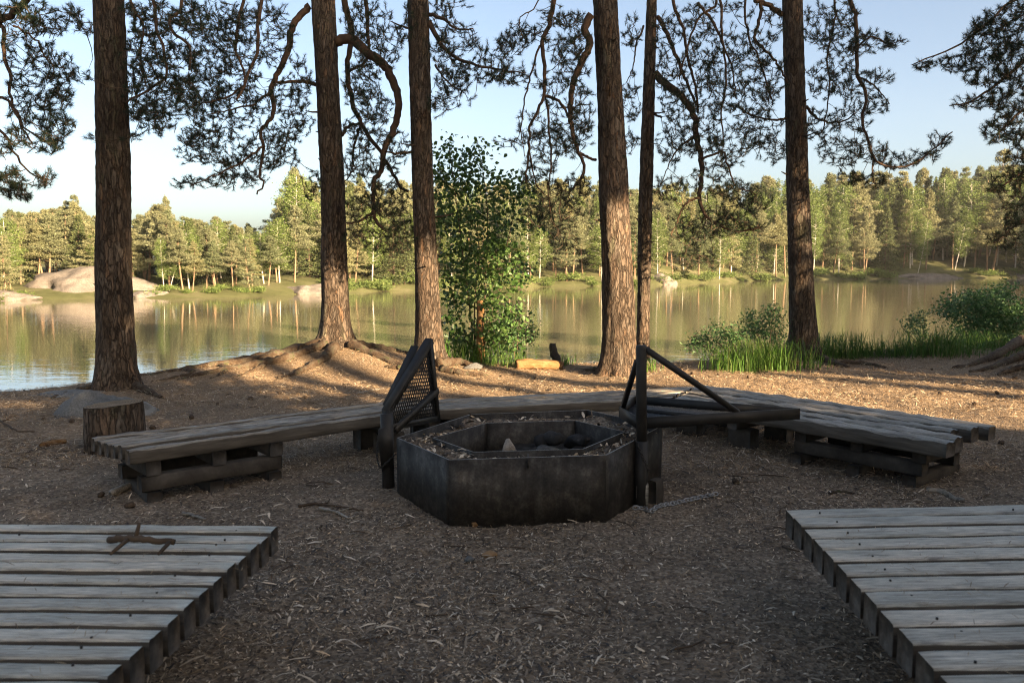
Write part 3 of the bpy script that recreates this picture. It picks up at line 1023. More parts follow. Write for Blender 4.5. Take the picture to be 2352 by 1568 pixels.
# T2: the pine on the mound
pine('pine trunk on the rooty mound with a big looping limb', 12.0,
     [(772, 802, 74), (770, 740, 68), (768, 620, 64), (765, 450, 60), (753, 200, 58), (742, 0, 58)],
     [([(711, 14), (673, 58), (663, 113), (632, 181), (622, 212), (629, 239), (625, 270), (598, 301), (605, 331), (598, 379), (595, 407), (608, 417), (590, 446)], 12.0, 10.9, .052, .010),
      ([(725, 195), (690, 187), (636, 190)], 12.0, 11.6, .030, .016),
      ([(601, 0), (591, 113), (564, 191), (545, 230)], 11.2, 10.8, .035, .016),
      ([(560, 0), (540, 109), (554, 144), (560, 191), (530, 220), (470, 238)], 11.3, 11.0, .035, .010),
      ([(622, 212), (580, 240), (540, 250), (480, 262)], 11.6, 11.0, .018, .006),
      ([(605, 331), (560, 370), (500, 400), (440, 425)], 11.2, 10.6, .018, .006),
      ([(774, 96), (808, 89), (842, 120), (883, 150), (904, 191), (914, 226), (911, 273), (900, 308), (883, 345), (876, 386), (859, 420), (859, 478), (866, 513), (883, 526)], 12.0, 11.4, .075, .022),
      ([(859, 485), (825, 509), (796, 514)], 11.5, 11.3, .025, .010),
      ([(791, 0), (801, 41), (808, 85), (798, 137), (801, 191), (811, 239), (828, 280), (849, 314), (876, 352), (893, 383), (917, 424), (938, 441)], 12.5, 12.0, .060, .020),
      ([(839, 0), (844, 68), (846, 113), (839, 144), (798, 164)], 12.6, 12.4, .045, .020),
      ([(784, 311), (801, 290), (832, 284)], 12.0, 12.4, .028, .018),
      ([(828, 290), (812, 340), (806, 400), (786, 418)], 12.4, 12.1, .022, .008)],
     [ell(490, 50, 70, 50), ell(480, 140, 60, 60), ell(450, 225, 70, 50, .9), ell(550, 60, 50, 50), ell(550, 150, 60, 70), ell(530, 250, 90, 50, 1.1),
      ell(490, 340, 90, 40, 1.1), ell(460, 310, 55, 30), ell(620, 330, 60, 40, .9), ell(570, 385, 80, 30, 1.1), ell(440, 420, 48, 16, .9), ell(535, 415, 60, 20), ell(660, 300, 45, 40, .9), ell(690, 190, 30, 60),
      ell(640, 100, 40, 60, .8), ell(650, 220, 40, 40, .8), ell(620, 25, 40, 25), ell(700, 265, 25, 40, .7), ell(655, 360, 45, 22, .8),
      ell(715, 420, 22, 35, .8),
      ell(840, 45, 60, 45), ell(860, 120, 55, 50, .9), ell(830, 190, 45, 50, 1.1), ell(850, 240, 55, 40), ell(845, 300, 60, 40), ell(820, 370, 40, 45), ell(880, 400, 40, 40),
      ell(890, 460, 55, 40), ell(840, 480, 40, 50, .9), ell(870, 550, 60, 35, .8), ell(920, 540, 35, 45), ell(930, 60, 25, 50, .8), ell(920, 330, 30, 40, .8), ell(815, 540, 30, 22, .6)],
     2, top=16, lobes=6, flare=0.95, roots=[
         ([(-2.7, 11.85, .12), (-3.1, 11.55, .07), (-3.5, 11.2, .06), (-3.95, 10.95, .05), (-4.4, 10.72, .03), (-4.95, 10.5, -.03)], .085, .03),
         ([(-2.65, 11.7, .10), (-3.0, 11.25, .05), (-3.45, 10.85, .05), (-3.9, 10.5, .02), (-4.2, 10.25, -.02)], .085, .025),
         ([(-2.5, 11.6, .10), (-2.55, 11.2, .05), (-2.75, 10.75, .03), (-3.0, 10.35, -.02)], .09, .025),
         ([(-2.3, 11.75, .08), (-1.9, 11.4, .04), (-1.55, 11.1, .02), (-1.2, 10.8, -.02)], .09, .025),
         ([(-2.35, 11.95, .08), (-1.8, 11.85, .05), (-1.3, 11.7, 0.0)], .08, .02),
         ([(-3.4, 11.25, .04), (-3.3, 10.8, .04), (-3.5, 10.45, 0.0)], .055, .015),
         ([(-3.9, 10.95, .03), (-3.7, 10.6, .03), (-3.8, 10.3, -.01)], .05, .015),
         ([(-2.9, 11.5, .05), (-3.3, 11.5, .07), (-3.9, 11.35, .05), (-4.4, 11.1, 0.0)], .09, .03),
         ([(-4.3, 10.75, .02), (-4.1, 10.5, .03), (-4.5, 10.2, -.01)], .045, .012)])
# T3
pine('pine trunk with a sunlit orange foot behind the upright mesh grate', 11.6,
     [(986, 850, 70), (985, 780, 66), (980, 640, 58), (972, 450, 54), (965, 200, 53), (960, 0, 52)],
     [([(986, 34), (1020, 44), (1047, 65), (1085, 68)], 11.6, 11.0, .028, .008),
      ([(986, 51), (1013, 103), (1040, 126), (1081, 147), (1150, 161), (1208, 167)], 11.6, 10.6, .036, .006),
      ([(1000, 150), (1030, 190), (1070, 215)], 11.5, 11.0, .016, .005),
      ([(955, 350), (915, 352), (885, 348)], 11.6, 11.4, .02, .01)],
     [ell(1010, 30, 30, 40, .8), ell(1055, 90, 50, 40, .8), ell(1100, 165, 70, 32, 1.1), ell(1040, 185, 40, 45), ell(1020, 120, 35, 40, .8), ell(1150, 120, 50, 30, .9), ell(1185, 90, 40, 22, .9),
      ell(1160, 175, 50, 22, .9), ell(1005, 240, 30, 28, .9), ell(1060, 15, 25, 14, .4), ell(1055, 225, 40, 20, .35)],
     3, roots=[([(1005, 845, .05), (1050, 838, .05), (1080, 845, .04), (1110, 850, 0)], .08, .03), ([(1015, 852, .03), (1060, 860, .02), (1120, 862, 0)], .05, .02),
               ([(968, 848, .04), (930, 850, .03), (885, 842, 0)], .06, .02)])
# T4
pine('broad pine trunk with cracked bark lit bright orange by the low sun', 11.4,
     [(1424, 850, 84), (1422, 790, 82), (1418, 640, 78), (1410, 450, 74), (1402, 250, 66), (1390, 0, 62)],
     [([(1273, 0), (1259, 62), (1246, 92), (1249, 137), (1249, 219), (1239, 246), (1218, 291), (1215, 328), (1208, 420)], 10.9, 10.6, .045, .010),
      ([(1249, 219), (1287, 236), (1307, 273), (1320, 330)], 10.8, 10.6, .022, .008),
      ([(1358, 34), (1341, 68), (1355, 99), (1334, 147), (1314, 202), (1310, 263), (1317, 308), (1328, 349), (1341, 376), (1334, 410), (1307, 441)], 11.3, 10.9, .055, .014),
      ([(1368, 367), (1345, 358), (1328, 349)], 11.4, 11.0, .02, .014),
      ([(1255, 232), (1262, 300), (1266, 380), (1258, 440), (1272, 520)], 10.7, 10.5, .016, .005),
      ([(1240, 105), (1222, 160), (1205, 230), (1196, 300), (1206, 360)], 10.8, 10.5, .014, .005),
      ([(1215, 328), (1230, 420), (1265, 455)], 10.6, 10.5, .012, .005),
      ([(1240, 0), (1205, 30), (1192, 48), (1200, 90)], 10.8, 10.5, .014, .006)],
     [ell(1200, 75, 35, 30, .8), ell(1285, 60, 50, 60, .8), ell(1310, 150, 45, 55, .9), ell(1270, 200, 35, 50, .5), ell(1310, 300, 50, 60), ell(1270, 325, 55, 35, .8), ell(1215, 290, 40, 35, .6),
      ell(1240, 400, 45, 45, .9), ell(1320, 430, 40, 30), ell(1285, 490, 60, 40), ell(1230, 500, 35, 30, .8), ell(1330, 80, 25, 60, .8), ell(1180, 330, 40, 18, .5), ell(1215, 170, 22, 40, .4),
      ell(1300, 555, 40, 20, .7), ell(1340, 250, 25, 60, .9)],
     4, roots=[([(1395, 850, .03), (1370, 852, .02), (1340, 850, 0)], .05, .02)])
# T5
pine('slim dark pine trunk standing close behind the bright orange one', 13.0,
     [(1477, 812, 34), (1478, 700, 31), (1481, 560, 34), (1483, 450, 35), (1490, 220, 30), (1497, 0, 25)],
     [([(1511, 40), (1537, 88), (1562, 150), (1584, 205), (1600, 240)], 13.0, 12.2, .035, .016),
      ([(1504, 168), (1530, 194), (1566, 223), (1595, 267), (1599, 310), (1610, 365), (1610, 420), (1606, 453), (1614, 482), (1639, 511), (1694, 530), (1745, 522)], 13.0, 11.4, .060, .012),
      ([(1606, 453), (1573, 471), (1555, 511), (1540, 540)], 11.9, 11.6, .020, .006),
      ([(1544, 0), (1566, 55), (1577, 110), (1584, 153), (1599, 205), (1602, 260)], 12.4, 12.2, .032, .016),
      ([(1646, 0), (1610, 33), (1588, 80), (1573, 131), (1560, 180)], 12.4, 12.0, .030, .010),
      ([(1654, 0), (1656, 55), (1665, 146), (1668, 197), (1657, 256), (1662, 330)], 12.3, 11.9, .030, .010),
      ([(1603, 7), (1639, 55), (1668, 120), (1683, 164), (1690, 230)], 12.4, 12.0, .024, .008),
      ([(1478, 60), (1462, 105), (1455, 150), (1440, 190)], 13.0, 12.6, .018, .006),
      ([(1500, 262), (1520, 268)], 13.0, 12.8, .02, .015),
      ([(1610, 365), (1660, 350), (1672, 380), (1690, 425), (1740, 445)], 11.8, 11.5, .018, .006),
      ([(1599, 310), (1560, 340), (1535, 380), (1520, 420)], 12.0, 11.7, .016, .005)],
     [ell(1525, 90, 25, 60, .8), ell(1590, 60, 50, 50, .8), ell(1600, 150, 50, 50), ell(1560, 240, 45, 45), ell(1640, 230, 55, 50, 1.1), ell(1600, 320, 60, 45, 1.1), ell(1540, 330, 35, 50, .8), ell(1680, 330, 50, 50),
      ell(1540, 430, 45, 30), ell(1640, 410, 60, 40, .9), ell(1690, 440, 55, 28), ell(1650, 510, 80, 32, 1.3), ell(1700, 515, 60, 26, 1.1), ell(1590, 540, 40, 26, .9), ell(1600, 590, 45, 22, .8), ell(1570, 625, 20, 14, .9), ell(1560, 500, 22, 30, .5),
      ell(1630, 600, 22, 22, .6), ell(1665, 160, 45, 45), ell(1660, 90, 35, 40, .7), ell(1450, 70, 22, 50, .7), ell(1450, 220, 25, 60, .8), ell(1450, 330, 22, 40, .6), ell(1525, 170, 25, 50, .8), ell(1720, 470, 60, 22)],
     5, flare=.3, foff=-1.0)
# T6
pine('dark pine trunk standing among the waterside grass clumps', 12.9,
     [(1850, 828, 74), (1846, 760, 66), (1840, 640, 60), (1833, 450, 55), (1826, 200, 50), (1820, 0, 48)],
     [([(1796, 33), (1763, 11), (1734, 0)][::1], 12.9, 12.4, .042, .03),
      ([(1749, 7), (1745, 44), (1734, 91), (1763, 120), (1792, 157), (1808, 190)], 12.5, 12.4, .028, .014),
      ([(1712, 0), (1719, 73), (1730, 110), (1752, 160), (1770, 230)], 12.5, 12.3, .026, .010),
      ([(1951, 0), (1964, 36), (1968, 110), (1971, 175), (1990, 219), (1979, 270), (1993, 318), (2008, 365), (2041, 383), (2096, 376), (2143, 343), (2187, 303)], 12.2, 11.5, .045, .008),
      ([(2008, 365), (2004, 400), (2012, 432)], 11.8, 11.7, .014, .006),
      ([(1853, 245), (1880, 274), (1931, 281), (1965, 260)], 12.9, 12.3, .024, .008),
      ([(1968, 110), (2000, 85), (2040, 100), (2080, 90)], 12.1, 11.8, .016, .005),
      ([(1915, 0), (1915, 60), (1900, 130), (1905, 200), (1890, 300)], 12.6, 12.3, .022, .008),
      ([(1808, 272), (1770, 275), (1720, 262), (1690, 240)], 12.9, 12.4, .02, .008),
      ([(1971, 175), (2010, 200), (2045, 240)], 12.0, 11.8, .014, .005)],
     [ell(1780, 60, 22, 45, .8), ell(1730, 110, 45, 50, .9), ell(1770, 180, 40, 60), ell(1720, 220, 50, 45), ell(1740, 290, 55, 45), ell(1770, 345, 40, 35, .9), ell(1715, 20, 40, 18, .6), ell(1640, 15, 50, 14, .6),
      ell(1880, 60, 40, 50, .9), ell(1930, 90, 50, 55, 1.1), ell(2000, 95, 55, 30, 1.1), ell(2060, 95, 28, 14, 1.1), ell(1890, 180, 35, 50, .9), ell(1950, 190, 50, 45), ell(2020, 175, 40, 18), ell(2015, 235, 32, 28), ell(1960, 270, 45, 35),
      ell(1890, 290, 40, 45), ell(1930, 350, 50, 35), ell(2000, 345, 50, 30, 1.1), ell(2060, 370, 50, 20, 1.2), ell(2115, 360, 45, 18, 1.2), ell(2160, 320, 28, 20, 1.2), ell(2000, 415, 45, 22), ell(1950, 410, 40, 18, .8), ell(1940, 20, 40, 20, .7)],
     6, lobes=5, flare=.7, foff=-.7, roots=[([(1880, 828, .05), (1915, 838, .03), (1950, 845, 0)], .08, .03), ([(1835, 832, .03), (1800, 840, .02), (1770, 846, 0)], .06, .02),
                                           ([(1905, 838, .02), (1980, 838, .03), (2040, 846, 0)], .04, .02)])
# trees just outside the frame whose boughs and roots reach in
pine('drooping pine boughs hanging in beside the thick dark trunk and the pale shore rock', 9.0,
     [(-330, 1000, 95), (-330, 600, 85), (-330, 0, 78)],
     [([(-300, 60), (-120, 70), (0, 45), (38, 27), (62, 0), (80, -30)], 9.0, 8.6, .05, .03),
      ([(-300, 200), (-100, 120), (5, 60), (8, 120), (25, 175), (20, 215), (50, 290), (75, 330)], 9.0, 8.6, .04, .008),
      ([(-250, 330), (-100, 250), (0, 225), (40, 260), (60, 300), (120, 330)], 9.0, 8.6, .03, .006),
      ([(-250, 420), (-100, 330), (0, 300), (30, 345), (60, 390), (110, 415)], 9.0, 8.7, .03, .006),
      ([(30, 60), (80, 90), (110, 140), (150, 160)], 8.6, 8.5, .012, .005)],
     [ell(60, 30, 70, 30, .8), ell(110, 55, 50, 25, .7), ell(40, 110, 45, 45, .45), ell(110, 140, 50, 45, .55), ell(140, 170, 38, 30, .8), ell(70, 200, 60, 40, .5), ell(140, 225, 35, 25, .9), ell(80, 260, 60, 30, .6), ell(130, 290, 40, 35, 1.0), ell(105, 330, 45, 20, 1.0), ell(30, 320, 30, 30, .6),
      ell(20, 420, 40, 36, 1.1), ell(50, 440, 30, 24, .9), ell(105, 410, 26, 22, .8), ell(10, 340, 14, 20)],
     7, foff=-.4, dspread=.5)
pine('dense pine boughs reaching in above the shaded far bank with roots beside the tall shrub', 10.6,
     [(2520, 850, 95), (2515, 500, 85), (2505, 0, 80)],
     [([(2500, 20), (2352, 139), (2296, 190), (2223, 237), (2183, 241)], 10.6, 10.0, .035, .006),
      ([(2480, -60), (2330, 0), (2278, 44), (2200, 105), (2095, 150)], 10.6, 9.8, .035, .006),
      ([(2500, 160), (2400, 220), (2330, 270), (2290, 310)], 10.6, 10.1, .03, .008),
      ([(2500, 300), (2400, 370), (2340, 400), (2290, 440)], 10.6, 10.2, .03, .008),
      ([(2500, 420), (2400, 470), (2330, 520), (2280, 560)], 10.6, 10.3, .025, .006)],
     [ell(2320, 40, 60, 40, 1.2), ell(2270, 100, 60, 40, 1.2), ell(2200, 145, 50, 22, 1.1), ell(2130, 150, 40, 12, 1.1), ell(2250, 170, 50, 25, 1.1), ell(2320, 130, 50, 50, 1.3), ell(2320, 220, 50, 50, 1.5), ell(2235, 235, 50, 16, 1.0), ell(2270, 60, 40, 25),
      ell(2310, 300, 55, 32, 1.5), ell(2350, 370, 40, 50, 1.3), ell(2310, 425, 45, 30, 1.0), ell(2340, 490, 40, 40, 1.2), ell(2310, 550, 40, 25, .8)],
     8, foff=-.4, dspread=.5, roots=[([(2450, 800, .18), (2360, 800, .16), (2300, 822, .10), (2240, 838, .02), (2190, 846, 0)], .10, .03), ([(2440, 830, .10), (2352, 828, .08), (2280, 846, .02), (2230, 855, 0)], .07, .025),
                                     ([(2440, 850, .05), (2352, 850, .05), (2290, 862, 0)], .06, .03)])
#@@PART3
# ------------------------------------------------------------------ benches
_v, _f = tube([(0, 0, -.004), (0, 0, .0035), (0, 0, .004)], [.0042, .0042, .003], 9)
NAIL = MB().add(_v, _f).mesh('nail_head'); NAIL.materials.append(BLACKSTEEL)


def bench(name, label, bl, br, fl, fr, n, ztop, th, wood, seed, ends0=None, ends1=None, cribs=(), joists=(), gap=0.030, wear=0.006, rough=0.004):
    """corner points seen in the photo (back-left, back-right, front-left, front-right); n planks from back to front"""
    BL, BR, FL, FR = [on(q[0], q[1], ztop) for q in (bl, br, fl, fr)]
    base = (BL + BR + FL + FR) / 4; base[2] = tz(base[0], base[1])
    t = thing(name, label, 'bench', base)
    width = 0.5 * (np.linalg.norm((BL - FL) - unit(BR - BL) * (BL - FL).dot(unit(BR - BL))) + np.linalg.norm((BR - FR) - unit(BR - BL) * (BR - FR).dot(unit(BR - BL))))
    pitch = width / n
    rr = random.Random(seed)
    for i in range(n):
        k = (i + 0.5) / n
        a = BL + (FL - BL) * k; b = BR + (FR - BR) * k
        d = unit(b - a)
        if ends0: a = a + d * ends0[i]
        if ends1: b = b + d * ends1[i]
        L = np.linalg.norm(b - a)
        c = (a + b) / 2
        # saw cuts follow the line of the bench end
        e0 = (FL - BL); e1 = (FR - BR)
        nn = np.array((-d[1], d[0], 0))
        s0 = 0.0 if ends0 else e0.dot(d) / (e0.dot(nn) if abs(e0.dot(nn)) > 1e-3 else 1)
        s1 = 0.0 if ends1 else e1.dot(d) / (e1.dot(nn) if abs(e1.dot(nn)) > 1e-3 else 1)
        mb = timber(L, pitch - gap - rr.uniform(0, .004), th, seed * 31 + i, rough, max(18, int(L / .045)), s0, s1, 0.006 if wood is FGWOOD else .010, wear, .012 if wood is FGWOOD else .05)
        place_timber('plank', mb, wood, t, c + np.array((0, 0, rr.uniform(-.004, .004) * (1 if wood is FGWOOD else 2.6))), math.atan2(d[1], d[0]) + rr.uniform(-.003, .003), rr.uniform(-.002, .002))
        if wood is FGWOOD:
            nn2 = np.array((-d[1], d[0], 0))
            for s in (.16, 1.05):
                e = (b - d * s) if BL[0] < 0 else (a + d * s)
                for w_ in (rr.choice((-.022, .022)),):
                    q = e + nn2 * (w_ + rr.uniform(-.006, .006)) + d * rr.uniform(-.03, .03)
                    o = bpy.data.objects.new('nail_head', NAIL); COL.objects.link(o); o.parent = t
                    o.location = (q[0] - base[0], q[1] - base[1], ztop - base[2] + .001)
    dm = unit((BR + FR) - (BL + FL)); nm = np.array((-dm[1], dm[0], 0)); rz = math.atan2(dm[1], dm[0])
    zb = ztop - th
    mid = lambda s: (BL + FL) / 2 + dm * s
    for (s0, ln, wd) in cribs:       # stacked sleepers: cross, lengthwise, cross
        c0 = mid(s0 + ln / 2); zg = tz(c0[0], c0[1]) - 0.02
        hh = (zb - zg) / 3
        for s in (0.04, ln / 2, ln - 0.04):
            c = mid(s0 + s)
            place_timber('sleeper', timber(wd, 0.10, hh - .004, rr.randint(0, 9999), .004, 10, rnd=.008), DARKWOOD, t, (c[0] + rr.uniform(-.02, .02), c[1] + rr.uniform(-.02, .02), zg + hh - .003), rz + math.pi / 2 + rr.uniform(-.05, .05))
            c = c + dm * rr.uniform(-.04, .04)
            place_timber('sleeper', timber(wd * .96, 0.10, hh - .002, rr.randint(0, 9999), .004, 10, rnd=.008), DARKWOOD, t, (c[0], c[1], zb - .002), rz + math.pi / 2 + rr.uniform(-.04, .04))
        for s in (-wd * .38, wd * .38):
            c = c0 + nm * s
            place_timber('beam', timber(ln + .05, 0.10, hh - .002, rr.randint(0, 9999), .004, 10, rnd=.008), DARKWOOD, t, (c[0], c[1], zg + 2 * hh - .002), rz + rr.uniform(-.03, .03))
    for s in joists:
        c = mid(s); zg = tz(c[0], c[1])
        place_timber('joist', timber(width * .98, 0.10, .075, rr.randint(0, 9999), .005, 10), DARKWOOD, t, (c[0], c[1], zb - .002), rz + math.pi / 2)
        for k in (-.3, .3):
            q = c + nm * width * k
            zq = tz(q[0], q[1]) - .02
            place_timber('block', timber(.22, 0.13, zb - .077 - zq, rr.randint(0, 9999), .006, 6, rnd=.016), DARKWOOD, t, (q[0], q[1], zb - .078), rz)
    return t


ZB = 0.32
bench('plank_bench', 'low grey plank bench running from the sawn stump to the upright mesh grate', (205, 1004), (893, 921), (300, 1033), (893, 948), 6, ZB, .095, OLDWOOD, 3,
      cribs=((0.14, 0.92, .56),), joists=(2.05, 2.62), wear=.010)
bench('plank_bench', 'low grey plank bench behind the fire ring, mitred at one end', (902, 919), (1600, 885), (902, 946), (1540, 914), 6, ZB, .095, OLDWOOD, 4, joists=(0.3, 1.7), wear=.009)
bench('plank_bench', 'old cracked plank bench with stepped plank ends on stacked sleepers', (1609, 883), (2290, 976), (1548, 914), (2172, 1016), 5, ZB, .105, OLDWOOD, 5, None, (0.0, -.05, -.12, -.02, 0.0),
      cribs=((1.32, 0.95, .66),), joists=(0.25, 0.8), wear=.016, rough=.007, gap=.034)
ZF = 0.37
FGN = 13
bench('plank_platform', 'wide low platform of grey planks with a stick lying on it', (-900, 1195), (641, 1206), (-900, 1606), (182, 1610), FGN, ZF, .11, FGWOOD, 6, gap=.028, wear=.002, rough=.0022, joists=(.5, 1.5))
bench('plank_platform', 'wide low platform of grey planks with dark knots and stains', (1803, 1165), (3400, 1135), (2208, 1600), (3400, 1590), FGN - 1, ZF, .11, FGWOOD, 7, gap=.028, wear=.002, rough=.0022, joists=(0.6, 2.0))

# ------------------------------------------------------------------ fire ring
ZR = 0.37
HEX = [on(*q, ZR) for q in ((1031, 1056), (1393, 1045), (1521, 978), (1349, 941), (1080, 951), (911, 1005))]
INN = [on(*q, ZR - .004) for q in ((1087, 1038), (1339, 1031), (1437, 991), (1321, 965), (1117, 971), (993, 1005))]
ring_c = sum(HEX) / 6
ring_c[2] = tz(ring_c[0], ring_c[1])
fr_ = thing('fire_ring', 'six-sided sooty steel fire ring in the middle of the benches', 'fire pit', ring_c)


def panel(a, b, z0, z1, th, name, parent, c):
    a = np.array((a[0], a[1], 0)); b = np.array((b[0], b[1], 0))
    t = unit(b - a); s = np.array((-t[1], t[0], 0))
    if s.dot(np.array((c[0], c[1], 0)) - a) < 0: s = -s
    V = []
    n = 14
    for i in range(n + 1):
        p = a + (b - a) * i / n + t * (0.0)
        wv = 0.0
        for off, zz in ((0, z0), (0, z1), (th, z1), (th, z0)):
            V.append((*(p + s * (off + wv))[:2], zz))
    F = []
    for i in range(n):
        for j in range(4):
            F.append((i * 4 + j, i * 4 + (j + 1) % 4, i * 4 + 4 + (j + 1) % 4, i * 4 + 4 + j))
    F += [(3, 2, 1, 0), (n * 4, n * 4 + 1, n * 4 + 2, n * 4 + 3)]
    o = MB().add(V, F).build(name, STEEL, parent)
    o.data.materials.append(WORNSHEEN)
    for q in o.data.polygons:
        if q.center[2] > z1 - ORIGIN[parent.name][2] - .002: q.material_index = 1  # top rim faces take the painted sky sheen
    return o


for i in range(6):
    panel(HEX[i], HEX[(i + 1) % 6], -.09, ZR, .010, 'outer_panel', fr_, ring_c)
    panel(INN[i], INN[(i + 1) % 6], .02, ZR - .004, .008, 'inner_panel', fr_, ring_c)
m_ = on(1213, 1040, ZR); o_ = on(1213, 1053, ZR)
mb = MB(); bar(mb, (m_[0], m_[1], ZR - .03), (o_[0], o_[1], ZR - .03), .008, .05); mb.build('spacer_plate', STEEL, fr_)
# soil between the two walls and ash inside
fill = []
N1 = 10
for i in range(6):
    for k in range(N1):
        a = HEX[i] + (HEX[(i + 1) % 6] - HEX[i]) * k / N1; b = INN[i] + (INN[(i + 1) % 6] - INN[i]) * k / N1
        fill.append((a, b))
V = []; F = []
for (a, b) in fill:
    for j in range(6):
        p = b + (a - b) * (0.02 + 0.965 * j / 5)
        V.append((p[0], p[1], ZR - .055 + .05 * mnoise.noise((p[0] * 5, p[1] * 5, 3)) + .015 * mnoise.noise((p[0] * 22, p[1] * 22, 3))))
n_ = len(fill)
for i in range(n_):
    for j in range(5):
        F.append((i * 6 + j, i * 6 + j + 1, ((i + 1) % n_) * 6 + j + 1, ((i + 1) % n_) * 6 + j))
MB().add(V, F).build('soil_fill', GROUND, fr_, smooth=True)
V = [(ring_c[0], ring_c[1], .19)]; F = []
for j in (1, 2, 3, 4, 5):
    for (a, b) in fill:
        p = ring_c + (b - ring_c) * (j / 5 * .99)
        V.append((p[0], p[1], .19 + .06 * mnoise.noise((p[0] * 3.5, p[1] * 3.5, 9)) + .02 * mnoise.noise((p[0] * 14, p[1] * 14, 9))))
for i in range(n_):
    F.append((0, 1 + i, 1 + (i + 1) % n_))
    for j in range(4):
        F.append((1 + j * n_ + i, 1 + (j + 1) * n_ + i, 1 + (j + 1) * n_ + (i + 1) % n_, 1 + j * n_ + (i + 1) % n_))
MB().add(V, F).build('ash_bed', ASH, fr_, smooth=True)
for (q, zz, s, sd, lab, mt) in (((1170, 1020), .28, (.06, .055, .07), 3, 'pale pointed stone lying in the ash of the fire ring', PALEROCK),
                                ((1255, 1024), .25, (.11, .07, .04), 4, 'flat grey stone lying in the ash of the fire ring', GRANITE)):
    p = on(q[0], q[1], zz)
    tag(rock_mesh(p[0], p[1], zz - .02, *s, sd, .10, 3, cuts=16, hard=1.0).build('stone', mt, smooth=False), lab, 'stone')
for k, (q, q2, lab) in enumerate((((1235, 1018), (1290, 1008), 'thick charred log end in the fire ring beside the flat stone'), ((1300, 1018), (1350, 1012), 'thin charred log lying against the inner ring wall'))):
    a = on(q[0], q[1], .24); b = on(q2[0], q2[1], .30)
    P = smooth_path([a, (a + b) / 2 + np.array((0, 0, .015)), b], 9) + rng.normal(size=(9, 3)) * .006
    v, f = tube(P, np.array([.03, .05, .055, .05, .052, .05, .045, .045, .03]) * (1 - .25 * k), 9)
    tag(MB().add(v, f).build('charred_log', CHAR, smooth=True), lab, 'log')


# ------------------------------------------------------------------ grates
def expanded(mb, poly, e1, e2, o, px_, py_, wid, th):
    """diamond mesh inside a convex polygon lying in the plane o, e1, e2"""
    P2 = np.array([((p - o).dot(e1), (p - o).dot(e2)) for p in poly])
    lo = P2.min(0); hi = P2.max(0)
    nrm = np.cross(e1, e2)

    def clip(a, b):
        t0, t1 = 0.0, 1.0
        area = sum(P2[i][0] * P2[(i + 1) % len(P2)][1] - P2[(i + 1) % len(P2)][0] * P2[i][1] for i in range(len(P2)))
        sg = 1 if area > 0 else -1
        for i in range(len(P2)):
            p, q = P2[i], P2[(i + 1) % len(P2)]
            n = np.array((-(q - p)[1], (q - p)[0])) * sg
            da = n.dot(a - p); db = n.dot(b - p)
            if da < 0 and db < 0: return None
            if da < 0: t0 = max(t0, da / (da - db))
            elif db < 0: t1 = min(t1, da / (da - db))
        return (t0, t1) if t1 - t0 > 1e-3 else None
    span = hi - lo
    n = int((span[0] / px_) + (span[1] / py_)) + 2
    big = max(span) * 3
    for sgn in (1, -1):
        for k in range(-n, n + 1):
            c = np.array((lo[0] + k * px_, lo[1] if sgn > 0 else lo[1]))
            d = np.array((px_, py_ * sgn)); d /= np.linalg.norm(d)
            a2 = c - d * big; b2 = c + d * big
            r_ = clip(a2, b2)
            if r_ is None: continue
            pa = a2 + (b2 - a2) * r_[0]; pb = a2 + (b2 - a2) * r_[1]
            A = o + e1 * pa[0] + e2 * pa[1] + nrm * th * .35 * sgn; B = o + e1 * pb[0] + e2 * pb[1] + nrm * th * .35 * sgn
            if np.linalg.norm(B - A) > .01:
                bar(mb, A, B, wid, th, up=nrm)


# upright grate at the ring's corner
pb = gp(893, 1117)
lg = thing('grill_grate', 'sooty mesh grate tipped upright on its post at the corner of the fire ring', 'grill grate', pb)
Yp = pb[1]
p_top = at(893, 950, Yp)
mb = MB(); v, f = tube([pb + (0, 0, -.1), at(890, 1040, Yp), at(888, 950, Yp)], [.042, .042, .042], 14); mb.add(v, f); mb.build('post', BLACKSTEEL, lg, smooth=False)
# the pocket the post stands in, a bent plate
a_ = at(876, 975, Yp - .05)
V = [at(870, 985, Yp - .06), at(903, 975, Yp - .02), at(905, 1112, Yp - .0), at(895, 1072, Yp - .05), at(877, 1084, Yp - .07), at(868, 1005, Yp - .07)]
V2 = [p + np.array((.0, .012, 0)) for p in V]
nq = len(V)
MB().add(V + V2, [tuple(range(nq)), tuple(range(2 * nq - 1, nq - 1, -1))] + [(i + nq, (i + 1) % nq + nq, (i + 1) % nq, i) for i in range(nq)]).build('hinge_plate', BLACKSTEEL, lg)
Yb = Yp + 0.62
gA = at(985, 779, Yp + .50); gB = at(1003, 964, Yb); gC = at(893, 985, Yp); gD = at(886, 942, Yp + .02)
e1 = unit(gB - gC); nn_ = unit(np.cross(e1, gA - gC)); e2 = np.cross(nn_, e1)
W_ = .060
for (a, b, nm) in ((gD, gA, 'frame_bar'), (gA, gB, 'frame_bar'), (gC, gD, 'frame_bar'), (gB, gC, 'frame_bar')):
    mb = MB(); t_ = unit(b - a); bar(mb, a - t_ * .004, b + t_ * .004, .012, W_, up=nn_); mb.build(nm, BLACKSTEEL, lg)
    inn = np.cross(nn_, t_) * .5
    cen = (gA + gB + gC + gD) / 4
    if inn.dot(cen - a) < 0: inn = -inn
    mb = MB(); bar(mb, a + unit(inn) * .018 + nn_ * W_ * .45, b + unit(inn) * .018 + nn_ * W_ * .45, .036, .006, up=nn_); mb.build('frame_flange', BLACKSTEEL, lg)
mb = MB(); bar(mb, at(908, 988, Yp + .03), at(1004, 896, Yb - .03), .045, .03, up=nn_); mb.build('cross_bar', BLACKSTEEL, lg)
